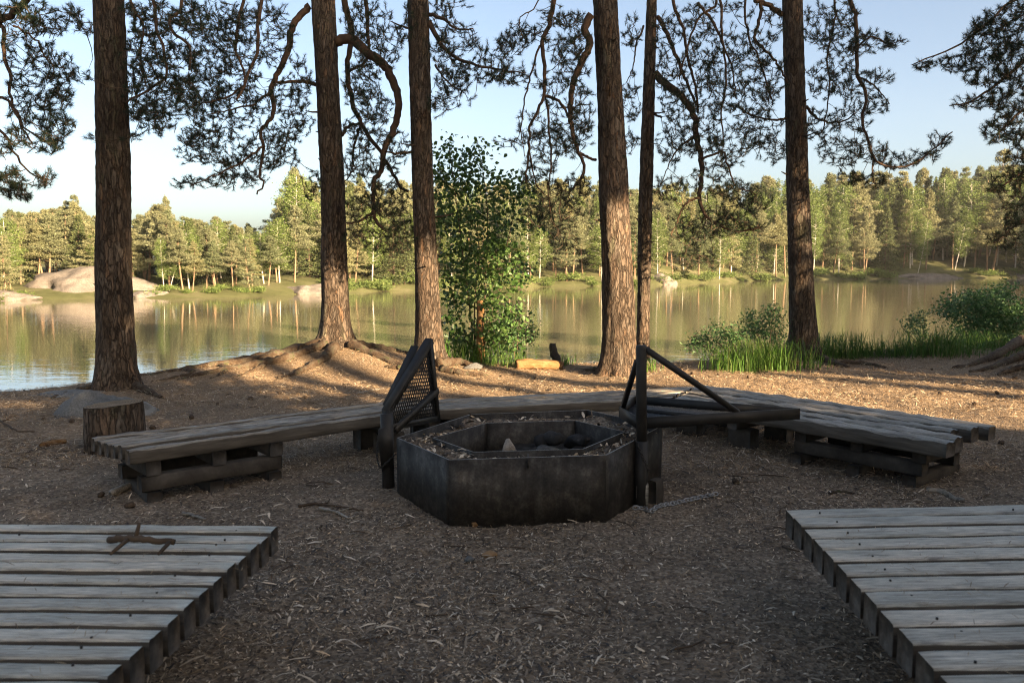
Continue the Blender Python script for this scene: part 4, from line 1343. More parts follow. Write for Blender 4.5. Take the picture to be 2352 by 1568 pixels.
mb = MB(); bar(mb, at(888, 930, Yp + .16), at(953, 795, Yp + .52), .012, .06, up=nn_); mb.build('back_bar', BLACKSTEEL, lg)
mb = MB(); expanded(mb, [gC, gB, gA, gD], e1, e2, gC, .026, .052, .0065, .004); mb.build('expanded_mesh', BLACKSTEEL, lg, kind='stuff')

# swing grate on the other post
pp = np.array((.83, 5.225, tz(.83, 5.225)))
rg = thing('grill_grate', 'black swing grate lying level on its post beyond the fire ring', 'grill grate', pp)
Yq = pp[1]
mb = MB(); v, f = tube([pp + (0, 0, -.1), at(1474, 1012, Yq)], [.043, .043], 20); mb.add(v, f); mb.build('post_socket', BLACKSTEEL, rg)
mb = MB(); v, f = tube([at(1474, 1015, Yq), at(1473, 900, Yq), at(1473, 797, Yq), at(1473, 793, Yq)], [.0345, .0345, .0345, .031], 20); mb.add(v, f); mb.build('post', BLACKSTEEL, rg)
ZG = .47
k1 = on(1466, 972, ZG); k2 = on(1835, 950, ZG); k3 = on(1458, 920, ZG); k4 = on(1424, 946, ZG)
k1[2] = k2[2] = k3[2] = k4[2] = ZG
for (a, b) in ((k1, k2), (k2, k3), (k3, k4), (k4, k1)):
    mb = MB(); t_ = unit(b - a); bar(mb, a - t_ * .005, b + t_ * .005, .012, .075); mb.build('frame_bar', BLACKSTEEL, rg)
inner = [k1 + (k2 - k1) * .03 + (k3 - k1) * .03, k2 + (k1 - k2) * .04, k3 + (k1 - k3) * .03, k4 + (k1 - k4) * .05 + (k3 - k4) * .05]
for p in inner: p[2] = ZG - .022
ex = unit(k2 - k3); ey = np.cross((0, 0, 1.0), ex)
mb = MB(); expanded(mb, inner, ex, ey, k3 - np.array((0, 0, .022)), .055, .024, .006, .004); mb.build('expanded_mesh', MESHSTEEL, rg, kind='stuff')
mb = MB(); bar(mb, on(1480, 943, ZG - .01), on(1613, 957, ZG - .01), .03, .03); mb.build('cross_bar', BLACKSTEEL, rg)
mb = MB(); v, f = tube([at(1484, 802, Yq), on(1695, 947, ZG + .03)], [.021, .021], 14); mb.add(v, f); mb.build('brace', BLACKSTEEL, rg)
mb = MB(); bar(mb, at(1463, 830, Yq), k4 + np.array((.02, 0, .035)), .03, .03); mb.build('brace', BLACKSTEEL, rg)
# wedged wood blocks at the foot of the post
for (q0, q1, top, lab, sd) in (((1462, 1163), (1489, 1165), 1106, 'short weathered wood block wedged upright against the grate post', 1), ((1494, 1160), (1517, 1154), 1104, 'dark wood block standing outermost at the foot of the grate post', 2)):
    a = gp(*q0); b = gp(*q1); d = unit(b - a); rz = math.atan2(d[1], d[0])
    hgt = (gp((q0[0] + q1[0]) / 2, 1160)[1]) * (1162 - top) / FPX
    c = (a + b) / 2
    o = timber(np.linalg.norm(b - a), .075, hgt + .02, 77 + sd, .006, 6, rnd=.01).build('wood_block', DARKWOOD if sd == 2 else FRESHWOOD)
    if sd == 1: o.data.materials[0] = OLDWOOD
    o.location = (c[0], c[1] + .03, c[2] + hgt); o.rotation_euler = (0, 0, rz + (.25 if sd == 2 else -.05))
    tag(o, lab, 'wood block')


# chains
def chain(label, path, link=.036, wire=.0042, mat=GALV):
    P = np.asarray(path, float)
    P = smooth_path(P, 200)
    d = np.concatenate(([0], np.cumsum(np.linalg.norm(np.diff(P, axis=0), axis=1))))
    t = thing('chain', label, 'chain', P[0])
    step = link * .72
    for i in range(int(d[-1] / step)):
        s = (i + .5) * step
        c = np.array([np.interp(s, d, P[:, k]) for k in range(3)])
        c2 = np.array([np.interp(min(s + .004, d[-1]), d, P[:, k]) for k in range(3)])
        c1 = np.array([np.interp(max(s - .004, 0), d, P[:, k]) for k in range(3)])
        x = unit(c2 - c1); up = np.array((0, 0, 1.0)) if abs(x[2]) < .9 else np.array((1.0, 0, 0))
        y = unit(np.cross(up, x)); z = np.cross(x, y)
        a = (0.35 if i % 2 else 1.2) + random.uniform(-.2, .2)
        y2 = y * math.cos(a) + z * math.sin(a)
        q = []
        for k in range(12):
            th = 2 * math.pi * k / 12
            q.append(c + x * (math.cos(th) * link * .36 + math.copysign(link * .12, math.cos(th))) + y2 * math.sin(th) * link * .28)
        q.append(q[0]); q.append(q[1])
        v, f = tube(q, wire, 5, cap=False)
        MB().add(v, f).build('link', mat, t, smooth=True)
    return t


chain('galvanised chain lying loose on the ground beside the wood blocks', [gp(1455, 1170, .014), gp(1478, 1172, .014), gp(1495, 1178, .014), gp(1512, 1168, .016), gp(1548, 1160, .014), gp(1600, 1148, .014), gp(1648, 1138, .014)], .044, .0055)
chain('rusty chain hanging from the level grate post to the wood blocks', [at(1458, 1005, Yq - .05), at(1470, 1035, Yq - .06), at(1482, 1062, Yq - .06), at(1492, 1086, Yq - .05)], .026, .003, BLACKSTEEL)
chain('rusty chain looped round the foot of the upright grate', [at(905, 1045, Yp - .04), at(888, 1062, Yp - .09), at(873, 1072, Yp - .08), at(866, 1040, Yp - .03), at(872, 985, Yp)], .026, .003, BLACKSTEEL)

# ------------------------------------------------------------------ stump, boulder, logs, sticks
sp = gp(243, 1046)
sr = 66 * sp[1] / FPX; sh = (1046 - 935) * sp[1] / FPX * 1.02
st = thing('sawn_stump', 'short sawn stump seat standing in front of the grey boulder', 'stump', sp)
zs = np.linspace(-.05, sh, 22); ang = np.linspace(0, 2 * math.pi, 56, endpoint=False)
V = np.empty((22, 56, 3)); topc = []
for i, z in enumerate(zs):
    for j, a in enumerate(ang):
        n1 = mnoise.noise((math.cos(a) * 1.2, math.sin(a) * 1.2, z * .6 + 4)); n2 = abs(mnoise.noise((math.cos(a) * 6, math.sin(a) * 6, z * 3)))
        q = sr * (1.0 + .06 * (1 - z / sh) + .05 * n1) + .02 * (.3 - n2)
        V[i, j] = (sp[0] + q * math.cos(a), sp[1] + .17 + q * .9 * math.sin(a), sp[2] + z + (0.02 * math.cos(a) * (z > .05)) * (z / sh))
idx = np.arange(22 * 56).reshape(22, 56); nxr = np.roll(idx, -1, 1)
MB().add(V.reshape(-1, 3), np.stack([idx[:-1], nxr[:-1], nxr[1:], idx[1:]], -1).reshape(-1, 4)).build('bark', BARK, st, smooth=True)
rim = V[-1]; cc = rim.mean(0)
VV = [cc + np.array((0, 0, .004))]; FF = []
for k, q in enumerate((.33, .66, .985)):
    for j in range(56):
        p = cc + (rim[j] - cc) * q; p = p + np.array((0, 0, .004 + .004 * mnoise.noise((p[0] * 20, p[1] * 20, 1))))
        VV.append(p)
for j in range(56):
    FF.append((0, 1 + j, 1 + (j + 1) % 56))
    for k in range(2):
        FF.append((1 + k * 56 + j, 1 + (k + 1) * 56 + j, 1 + (k + 1) * 56 + (j + 1) % 56, 1 + k * 56 + (j + 1) % 56))
me = MB().add(VV, FF).mesh('sawn_face', cc); me.materials.append(SAWN)
o = bpy.data.objects.new('sawn_face', me); COL.objects.link(o); o.parent = st; o.location = cc - np.array(ORIGIN[st.name])

# boulder: ridge line traced as a height profile across its width
bp = gp(240, 968)
Yd = bp[1] + .45
prof = [(105, 968), (130, 950), (158, 918), (185, 898), (196, 893), (220, 897), (250, 905), (290, 914), (325, 925), (352, 945), (378, 968)]
u_ = np.linspace(0, 1, 46); xs = np.interp(u_, np.linspace(0, 1, len(prof)), [at(p[0], p[1], Yd)[0] for p in prof]); hs = np.interp(u_, np.linspace(0, 1, len(prof)), [at(p[0], p[1], Yd)[2] for p in prof])
V = []; nv_ = 27
for i in range(46):
    for j in range(nv_):
        s = j / (nv_ - 1) * 2 - 1
        g0 = bp[2] - .10
        h = g0 + max(hs[i] - g0, .02) * (1 - abs(s) ** 2.3)
        wy = .46 * (math.sin(math.pi * (0.06 + .88 * u_[i])) ** .6)
        p = np.array((xs[i], Yd + s * wy, h))
        nz = mnoise.fractal((p[0] * 3, p[1] * 3, p[2] * 3), 1, 2, 5) * .045
        st_ = .035 * abs(mnoise.noise((p[0] * 5 - p[2] * 3, 2, 5)))
        V.append(p + np.array((nz * .4, nz * -.4, nz - st_)))
F = [(i * nv_ + j, (i + 1) * nv_ + j, (i + 1) * nv_ + j + 1, i * nv_ + j + 1) for i in range(45) for j in range(nv_ - 1)]
tag(MB().add(V, F).build('boulder', GRANITE, smooth=True), 'low grey granite boulder behind the sawn stump', 'boulder')
p = gp(120, 922); tag(rock_mesh(p[0] - .1, p[1] + .5, p[2] - .08, .6, .4, .16, 12, .2).build('rock', GRANITE, smooth=True), 'flat dark rock at the water edge behind the boulder', 'rock')
p = gp(905, 858)
p = gp(1088, 848); tag(rock_mesh(p[0], p[1], p[2] + .03, .15, .10, .07, 21, .12, 3, cuts=12, hard=1.0).build('stone', GRANITE), 'pale angular stone between the roots by the orange-footed pine', 'stone')

a = np.array((.06, 11.82, tz(.06, 11.82))); b = np.array((.74, 11.9, tz(.74, 11.9))); r0 = .075
P = smooth_path([a + (0, 0, r0 * .8), (a + b) / 2 + (0, 0, r0 * .85), b + (0, 0, r0 * .7)], 14)
rad = np.array([r0 * (1 + .10 * mnoise.noise((i * .7, 3, 1))) for i in range(14)]); rad[-1] *= .55; rad[-2] *= .85
v, f = tube(P, rad, 14); v = v + np.array([.018 * mnoise.fractal((q[0] * 4, q[1] * 12, q[2] * 12), 1, 2, 3) for q in v])[:, None]
tag(MB().add(v, f).build('log', ROTTEN, smooth=True), 'short split log lying on the bank beside the rotten post', 'log')
a = np.array((.66, 12.15, tz(.66, 12.15)))
P = [a + (0.03, 0.1, -.1), a + (0, .1, .12), at(1272, 815, a[1] + .1), at(1268, 788, a[1] + .1)]
v, f = tube(smooth_path(P, 9), np.array([.085, .08, .072, .07, .066, .062, .06, .055, .045]), 9); v += rng.normal(size=v.shape) * .007
tag(MB().add(v, f).build('rotten_post', DARKWOOD, smooth=False), 'dark rotten post stub standing behind the split log', 'post')


def stick(name, label, pts, r0, r1, mat, lift=.01, twigs=()):
    P = smooth_path([gp(q[0], q[1], lift) for q in pts], max(10, len(pts) * 5)) + rng.normal(size=(max(10, len(pts) * 5), 3)) * .002
    v, f = tube(P, np.linspace(r0, r1, len(P)), 7)
    mb = MB().add(v, f)
    for (i, dx, dy, dz, rr_) in twigs:
        v, f = tube([P[i], P[i] + np.array((dx, dy, dz)) * .5 + rng.normal(size=3) * .01, P[i] + np.array((dx, dy, dz))], [rr_, rr_ * .8, rr_ * .5], 5); mb.add(v, f)
    return tag(mb.build(name, mat, smooth=True), label, 'stick')


stick('stick', 'thick barkless stick under the bench crib nearest the stump', [(258, 1140), (290, 1125), (325, 1120), (352, 1122)], .030, .022, OLDWOOD, .02)
stick('stick', 'long dark forked twig on the ground left by the fire ring side panel', [(685, 1167), (720, 1160), (775, 1166), (835, 1176)], .010, .005, TWIG, .012, ((6, .06, .10, .02, .005), (12, -.03, -.12, .02, .004)))
stick('stick', 'pale crooked twig beside the long dark forked one', [(735, 1172), (775, 1180), (800, 1193), (815, 1188)], .012, .006, OLDWOOD, .012, ((8, .09, .03, .02, .005),))
stick('stick', 'short pale stick on bare ground between the stump bench and the near platform', [(420, 1182), (445, 1188), (472, 1196)], .012, .008, OLDWOOD, .012)
stick('stick', 'thin stick lying on needles beyond the bench near the upright grate', [(820, 905), (850, 899), (882, 893)], .012, .006, OLDWOOD, .01)
stick('stick', 'bent grey branch half buried near the stained platform', [(2130, 1128), (2165, 1132), (2195, 1148), (2215, 1152)], .022, .014, OLDWOOD, .008)
stick('stick', 'dark twig with side shoots in front of the stump and bench', [(-20, 960), (20, 985), (45, 998), (80, 998)], .014, .006, TWIG, .03, ((8, .12, .05, .06, .005),))
stick('stick', 'splintered bark piece on the ground left of the stump', [(98, 1028), (125, 1020), (150, 1017)], .030, .022, ROTTEN, .015)
stick('stick', 'dark slab of bark lying at the foot of the front steel panel', [(1085, 1208), (1125, 1200), (1165, 1194)], .022, .014, ROTTEN, .01)
stick('stick', 'pale split stick by the corner of the front steel panel', [(1038, 1200), (1058, 1203), (1075, 1202)], .010, .010, FRESHWOOD, .01)
stick('stick', 'grey curved root tip poking out of the needles by the stained platform', [(1905, 1134), (1930, 1130), (1960, 1135)], .014, .008, ROOT, .006)
stick('stick', 'long straight pale straw on the ground before the old cracked bench', [(1992, 1046), (2030, 1056), (2065, 1060)], .006, .004, FRESHWOOD, .008)
# the stick on the near platform
zt_ = ZF + .02
P = smooth_path([on(250, 1238, zt_), on(300, 1236, zt_ + .02), on(345, 1240, zt_ + .02), on(398, 1246, zt_ + .01)], 16) + rng.normal(size=(16, 3)) * .003
mb = MB(); v, f = tube(P, np.linspace(.015, .012, 16), 8); mb.add(v, f)
for i, d in ((6, (-.03, -.10, -.03)), (7, (.01, .02, .06)), (14, (-.01, -.09, -.02))):
    v, f = tube([P[i], P[i] + np.array(d) * .6, P[i] + np.array(d)], [.009, .008, .006], 6); mb.add(v, f)
tag(mb.build('stick', TWIG, smooth=True), 'stubby dark stick lying across the planks of the near platform', 'stick')
# bark flake in front of the ring
p = gp(1123, 1278)
tag(rock_mesh(p[0], p[1], p[2] + .015, .045, .03, .018, 31, .25, 2).build('bark_flake', FRESHWOOD), 'orange bark flake lying alone before the front steel panel', 'bark flake')
p = gp(1080, 1290)
tag(rock_mesh(p[0], p[1], p[2] + .015, .028, .022, .02, 33, .25, 2).build('pebble', GRANITE), 'dark pebble beside the lone orange bark flake', 'pebble')


# ------------------------------------------------------------------ litter
def visible_points(n, y0, y1, power=1.0):
    k = rng.random(n)
    yy = (y0 ** power + (y1 ** power - y0 ** power) * k) ** (1 / power) if power else y0 * (y1 / y0) ** k
    xx = yy * rng.uniform(-.66, .66, n)
    b = np.interp(xx, BANK_X, BANK_Y)
    keep = (yy < b + .25) & (rng.random(n) < np.maximum(.62 + 1.3 * fbm(xx * 1.1 + 7, yy * 1.1, 3) + .3 * sstep(6, 9, yy), .38))
    xx, yy = xx[keep], yy[keep]
    # not inside the fire ring
    inside = np.ones(len(xx), bool)
    for i in range(6):
        a, c = HEX[i], HEX[(i + 1) % 6]
        inside &= ((c[0] - a[0]) * (yy - a[1]) - (c[1] - a[1]) * (xx - a[0])) > -.01
    return xx[~inside], yy[~inside]


def scatter(n, y0, y1, ln, wd, tilt, lift, power=0.0, bend=0.0, pts=None):
    if pts is None:
        xx, yy = visible_points(n, y0, y1, power)
        zz = terrain(xx, yy)
    else:
        xx, yy, zz = pts
    m = len(xx)
    a = rng.random(m) * 2 * math.pi
    L = rng.uniform(ln[0], ln[1], m) * rng.uniform(.6, 1.0, m); W_ = np.minimum(rng.uniform(wd[0], wd[1], m), L * .6)
    ti = rng.normal(size=m) * tilt; ro = rng.normal(size=m) * tilt * 1.5
    D = np.stack([np.cos(a) * np.cos(ti), np.sin(a) * np.cos(ti), np.sin(ti)], 1)
    S = np.stack([-np.sin(a) * np.cos(ro), np.cos(a) * np.cos(ro), np.sin(ro)], 1)
    U = np.cross(D, S)
    C = np.stack([xx, yy, zz + lift + np.abs(np.sin(ti)) * L * .4 + rng.random(m) * lift], 1)
    bd = (rng.random(m) * bend * L)[:, None]
    k = rng.uniform(.5, 1, (m, 1))
    V = np.stack([C - D * L[:, None] / 2 - S * W_[:, None] * .2 * k, C - S * W_[:, None] / 2 + U * bd, C + D * L[:, None] / 2 - S * W_[:, None] * .25, C + D * L[:, None] / 2 + S * W_[:, None] * .2 * k,
                  C + S * W_[:, None] / 2 * k + U * bd, C - D * L[:, None] / 2 + S * W_[:, None] * .25], 1).reshape(-1, 3)
    b = (np.arange(m) * 6)[:, None]
    F = np.concatenate([np.concatenate([b, b + 1, b + 4, b + 5], 1), np.concatenate([b + 1, b + 2, b + 3, b + 4], 1)])
    return V, F


mb = MB(); mb.add(*scatter(40000, 2.3, 13.5, (.04, .085), (.0020, .0036), .22, .006, 0.6, .12)); mb.add(*scatter(90000, 6.0, 14, (.05, .10), (.003, .007), .25, .008, 1.0, .12))
tag(mb.build('needle_litter', LITTER, kind='stuff'), 'brown pine needles strewn over the whole trodden ground', 'needles')
mb = MB(); mb.add(*scatter(60000, 2.2, 13, (.008, .034), (.004, .011), .25, .004, 0.3, .15)); mb.add(*scatter(40000, 2.2, 7, (.008, .022), (.005, .012), .3, .004, 0.6, .2)); mb.add(*scatter(3800, 2.2, 10, (.04, .10), (.006, .018), .18, .008, 0.2, .15))
tag(mb.build('bark_litter', CHIPS, kind='stuff'), 'bark and wood chips strewn over the trodden ground', 'bark chips')
# litter on the ring's soil fill
pts = []
for _ in range(700):
    i = random.randrange(6); k = random.random(); j = random.random()
    a = HEX[i] + (HEX[(i + 1) % 6] - HEX[i]) * k; b = INN[i] + (INN[(i + 1) % 6] - INN[i]) * k
    p = b + (a - b) * (.1 + .8 * j)
    pts.append((p[0], p[1], ZR - .045 + .05 * mnoise.noise((p[0] * 5, p[1] * 5, 3))))
pts = np.array(pts).T
tag(MB().add(*scatter(0, 0, 0, (.02, .075), (.008, .03), .35, .006, bend=.2, pts=pts)).build('wood_debris', CHIPS, kind='stuff'), 'charcoal bits and bark on the soil rim of the fire ring', 'debris')
pts = []
for (x0, x1, sgn) in ((-2.6, -.9, -1), (1.3, 2.9, 1)):
    for _ in range(420):
        pts.append((random.uniform(x0, x1), random.uniform(2.1, 3.45), ZF + .004))
pts = np.array(pts).T
keep = np.abs(pts[0]) > .72 + (3.55 - pts[1]) * .42
tag(MB().add(*scatter(0, 0, 0, (.02, .07), (.0018, .004), .05, .002, bend=.08, pts=pts[:, keep])).build('fallen_needles', LITTER, kind='stuff'), 'fallen needles lying on the wide plank platforms', 'needles')
# twigs
xx, yy = visible_points(420, 3.2, 12.5, 0.8); zz = terrain(xx, yy)
mb = MB()
for x_, y_, z_ in zip(xx, yy, zz):
    a = random.uniform(0, 6.3); L = random.uniform(.06, .22); d = np.array((math.cos(a), math.sin(a), 0)); q = np.array((-d[1], d[0], 0)) * random.uniform(-.2, .2) * L
    c = np.array((x_, y_, z_ + .008)); r_ = random.uniform(.0022, .005)
    v, f = tube([c - d * L / 2, c + q + (0, 0, random.uniform(0, .012)), c + d * L / 2 + q * .3], [r_, r_, r_ * .6], 5); mb.add(v, f)
tag(mb.build('twig_litter', TWIG, kind='stuff'), 'small dead twigs scattered over the ground', 'twigs')

# cones
import bmesh
bm = bmesh.new(); bmesh.ops.create_icosphere(bm, subdivisions=2, radius=1)
V = np.array([v.co for v in bm.verts]); F = [tuple(q.index for q in f.verts) for f in bm.faces]; bm.free()
V = V * np.array((.028, .02, .02)) * (1 + .22 * np.array([mnoise.cell(Vector(v * 3.1)) for v in V]))[:, None]
cme = MB().add(V, F).mesh('pine_cone'); cme.materials.append(CONE)
cones = [(1183, 862), (1152, 865), (1173, 898), (1370, 892), (1268, 897), (1300, 840), (2020, 845), (1990, 838), (1880, 850), (1900, 862), (1950, 870), (2140, 850), (2160, 905), (2105, 912), (2052, 878), (2240, 930), (2200, 888), (1870, 840),
         (120, 1018), (100, 965), (165, 970), (320, 975), (350, 985), (410, 1005), (440, 960), (470, 992), (640, 868), (500, 930), (575, 918), (640, 905), (700, 915), (760, 900), (1160, 880), (1105, 872), (1230, 870), (1400, 872),
         (2060, 1090), (2120, 1075), (1975, 1000), (1690, 1110), (300, 1165), (232, 1140), (1590, 860), (1650, 862), (1720, 868), (1760, 858), (2290, 905), (2330, 870), (2300, 1020)]
for i, q in enumerate(cones):
    p = gp(*q)
    o = bpy.data.objects.new('pine_cone', cme); COL.objects.link(o)
    s = random.uniform(.8, 1.25)
    o.location = p + np.array((0, 0, .012)); o.rotation_euler = (random.uniform(-.3, .3), random.uniform(-.4, .4), random.uniform(0, 6)); o.scale = (s, s, s)
    tag(o, 'small dark fallen pine cone lying among the needles', 'pine cone', 'pine cones fallen on the ground')


# ------------------------------------------------------------------ waterside plants
def bush(name, label, cat, base_q, Yd, stems, ells, K, size, spread, aspect, mat, seed, dens=1.0, sag=.03, group=None, rstem=.012, dsp=.35, base=None):
    b = at(base_q[0], base_q[1], Yd) if base is None else np.array(base, float)
    b[2] = tz(b[0], b[1])
    t = thing(name, label, cat, b, group)
    nodes = []
    mb = MB()
    r = np.random.default_rng(seed)
    for s in stems:
        P = [b + np.array((r.uniform(-.08, .08), r.uniform(-.06, .06), -.05))] + [at(q[0], q[1], Yd + r.uniform(-dsp, dsp) * .6) for q in s]
        P = smooth_path(P, max(6, 5 * len(P)))
        v, f = tube(P, np.linspace(rstem, rstem * .35, len(P)), 7); mb.add(v, f); nodes.append(P[2:])
    mb.build('stems', TWIG, t, smooth=True)
    A = []
    for (ex, ey, rx, ry, dn) in ells:
        n = max(2, int(math.pi * rx * ry / 300.0 * dn * dens))
        a = r.random(n) * 2 * math.pi; q = np.sqrt(r.random(n)) * (1 + .12 * r.normal(size=n))
        for k in range(n):
            A.append(at(ex + rx * q[k] * math.cos(a[k]), ey + ry * q[k] * math.sin(a[k]), Yd + r.uniform(-dsp, dsp)))
    a, bb, ra, rb, tips, dirs = grow(np.concatenate(nodes), A, sag=sag, rbase=.0028, rgain=.004, seed=seed)
    v, f = segs_mesh(a, bb, ra, rb, 3)
    MB().add(v, f).build('twigs', TWIG, t, kind='stuff')
    v, f = leaves(tips, dirs, K, spread, size, aspect, seed)
    MB().add(v, f).build('leaves', mat, t, kind='stuff')
    return t


bt = bush('birch_sapling', 'leafy young birch growing by the water beside a cut orange stem', 'tree', (1092, 828), 12.3,
          [[(1085, 760), (1070, 640), (1055, 520), (1040, 400), (1030, 330)], [(1110, 740), (1115, 620), (1120, 500), (1110, 400), (1095, 320)], [(1120, 760), (1150, 660), (1165, 560), (1190, 450)],
           [(1070, 770), (1045, 700), (1025, 600)], [(1130, 790), (1170, 750), (1200, 730)], [(1090, 700), (1100, 560), (1060, 420)]],
          [ell(1050, 390, 42, 62, 1.1), ell(1095, 345, 28, 26, .9), ell(1022, 345, 18, 30, .8), ell(1110, 440, 55, 55, .9), ell(1045, 480, 40, 60, 1.1), ell(1180, 420, 36, 36, .8), ell(1170, 500, 40, 40, .8), ell(1095, 540, 75, 55, 1.2), ell(1150, 590, 50, 45),
           ell(1060, 610, 50, 50, 1.1), ell(1090, 690, 65, 45, 1.2), ell(1040, 720, 24, 40, .9), ell(1140, 720, 45, 40, 1.1), ell(1105, 780, 80, 34, 1.6), ell(1185, 720, 28, 26, .7), ell(1060, 790, 30, 28, 1.2), ell(1165, 650, 35, 20, .8), ell(1215, 430, 36, 36, .55), ell(1222, 520, 32, 40, .45), ell(1012, 450, 24, 80, .8), ell(1195, 600, 36, 34, .45), ell(1215, 760, 26, 22, .6), ell(1100, 630, 60, 34, 1.1)],
          12, (.05, .078), .09, .8, LEAF, 71, 1.1)
P = smooth_path([np.array(ORIGIN[bt.name]) + (.09, -.12, -.05), at(1103, 770, 12.15), at(1104, 720, 12.15), at(1102, 690, 12.15)], 12)
v, f = tube(P, np.linspace(.062, .05, 12), 10); MB().add(v + rng.normal(size=v.shape) * .004, f).build('cut_stem', ROTTEN, bt, smooth=True)
bush('low_shrub', 'dark small-leaved shrub leaning over the water before the birch', 'shrub', (1180, 812), 12.4, [[(1190, 770), (1205, 740)], [(1175, 770), (1170, 735)], [(1195, 790), (1220, 765)]],
     [ell(1190, 755, 36, 34, 1.2), ell(1165, 780, 30, 30, 1.2), ell(1215, 750, 16, 12)], 24, (.034, .055), .07, .5, SHRUBLEAF, 72, 1.8)
bush('low_shrub', 'spreading small-leaved shrub with bare stems leaning over the water', 'shrub', (1705, 852), 12.0, [[(1675, 815), (1640, 780), (1595, 770)], [(1690, 800), (1660, 760)], [(1680, 830), (1630, 800), (1600, 790)], [(1650, 810), (1620, 830)], [(1700, 800), (1690, 760)]],
     [ell(1650, 765, 42, 22, 1.4), ell(1605, 775, 26, 18, 1.2), ell(1680, 785, 26, 26), ell(1625, 800, 28, 14, .5), ell(1590, 795, 12, 8), ell(1645, 825, 14, 10, .5)], 24, (.034, .055), .07, .5, SHRUBLEAF, 73, 1.8)
bush('low_shrub', 'upright bushy shrub growing between the spreading shrub and the dark pine trunk', 'shrub', (1760, 835), 12.6, [[(1755, 780), (1750, 730)], [(1770, 770), (1775, 720)], [(1745, 780), (1725, 745)]],
     [ell(1755, 745, 42, 36, 1.5), ell(1775, 712, 18, 14, 1.2), ell(1725, 765, 26, 24, 1.2), ell(1790, 770, 20, 24)], 24, (.034, .055), .07, .5, SHRUBLEAF, 74, 1.8)
bush('tall_shrub', 'large rounded shrub with pale shoot tips at the water edge', 'shrub', (2250, 800), 15.0, [[(2230, 740), (2200, 700)], [(2260, 730), (2280, 680)], [(2250, 720), (2240, 690)], [(2290, 740), (2310, 700)], [(2210, 760), (2170, 720)], [(2310, 760), (2345, 720)]],
     [ell(2240, 710, 75, 40, 1.6), ell(2290, 700, 55, 36, 1.6), ell(2310, 665, 22, 12, 1.4), ell(2190, 700, 36, 20, 1.3), ell(2310, 740, 55, 40, 1.6), ell(2240, 755, 60, 30, 1.3), ell(2345, 720, 20, 30, 1.2)], 26, (.045, .07), .09, .5, SHRUBLEAF, 75, 1.8, dsp=.7)
bush('low_shrub', 'thin sparse shrub beside the large rounded shrub', 'shrub', (2120, 812), 14.2, [[(2110, 770), (2085, 735)], [(2120, 770), (2125, 730)], [(2100, 780), (2070, 750)]],
     [ell(2090, 735, 32, 16, 1.1), ell(2105, 760, 36, 18, .9), ell(2130, 725, 22, 14, .9)], 24, (.034, .055), .07, .5, SHRUBLEAF, 76, 1.8)


def grass_clump(label, q, n, hgt, spread, seed, Yd=None, lean=.35):
    b = gp(*q) if Yd is None else at(q[0], q[1], Yd)
    b[2] = tz(b[0], b[1])
    r = np.random.default_rng(seed)
    V = []; F = []
    for i in range(int(n * 1.7)):
        a = r.uniform(0, 6.28); d = np.array((math.cos(a), math.sin(a), 0))
        o = b + np.array((r.normal() * spread[0], r.normal() * spread[1], 0)); o[2] = tz(o[0], o[1]) - .02
        h = hgt * r.uniform(.35, 1.15); ln = lean * 1.9 * h * r.uniform(.15, 1.3); w = r.uniform(.0025, .005)
        s = np.array((-d[1], d[0], 0)) * w
        p1 = o + d * ln * .12 + (0, 0, h * .45); p2 = o + d * ln * .45 + (0, 0, h * .8); p3 = o + d * ln + (0, 0, h * r.uniform(.55, 1.0))
        k = len(V)
        V += [o - s, o + s, p1 - s, p1 + s, p2 - s * .7, p2 + s * .7, p3]
        F += [(k, k + 1, k + 3, k + 2), (k + 2, k + 3, k + 5, k + 4), (k + 4, k + 5, k + 6)]
    return tag(MB().add(V, F).build('grass_clump', GRASS), label, 'grass')


grass_clump('small grass tuft on the rooty mound beside the mesh grate', (893, 815), 45, .22, (.16, .08), 1)
grass_clump('lush grass clump at the foot of the birch beside the orange-footed pine', (1052, 830), 130, .36, (.22, .12), 2)
grass_clump('lush grass clump directly below the birch leaves', (1130, 838), 190, .34, (.30, .12), 3)
grass_clump('tall thin grass clump between the birch and the rotten post', (1225, 830), 150, .38, (.22, .12), 4)
grass_clump('little grass tuft at the foot of the rotten post', (1297, 838), 50, .22, (.09, .08), 5)
grass_clump('small grass tuft at the foot of the slim dark pine', (1492, 850), 50, .22, (.08, .08), 6)
grass_clump('bright grass clump under the bare stems of the spreading shrub', (1690, 852), 260, .40, (.20, .14), 7)
grass_clump('dense tall grass clump between the shrub and the dark pine trunk', (1765, 848), 460, .50, (.30, .16), 8)
grass_clump('dense grass clump just beyond the dark pine trunk', (1918, 822), 420, .48, (.34, .18), 9)
grass_clump('short grass clump between the dense clump and the thin sparse shrub', (2035, 818), 260, .30, (.36, .15), 10)
grass_clump('long arching grass clump in front of the large rounded shrub', (2150, 815), 420, .50, (.34, .22), 11, lean=.6)
grass_clump('low grass clump between the large rounded shrub and the pine roots', (2255, 800), 260, .34, (.45, .2), 12, lean=.6)
# green turf behind the right-hand roots
V = []; F = []
for i in range(9000):
    x_ = random.uniform(5.2, 10.5); y_ = random.uniform(11.6, 15.4)
    if y_ > np.interp(x_, BANK_X, BANK_Y) or y_ < 11.9 + .35 * math.sin(x_ * 2.1) + (8 - x_) * .45: continue
    z_ = tz(x_, y_); a = random.uniform(0, 6.28); h = random.uniform(.03, .09); w = .004
    k = len(V); d = np.array((math.cos(a), math.sin(a), 0)); s = np.array((-d[1], d[0], 0)) * w; o = np.array((x_, y_, z_ - .005))
    V += [o - s, o + s, o + d * h * .6 + (0, 0, h)]; F.append((k, k + 1, k + 2))
tag(MB().add(V, F).build('grass_turf', GRASS, kind='stuff'), 'short green turf on the bank before the large shrub', 'grass')
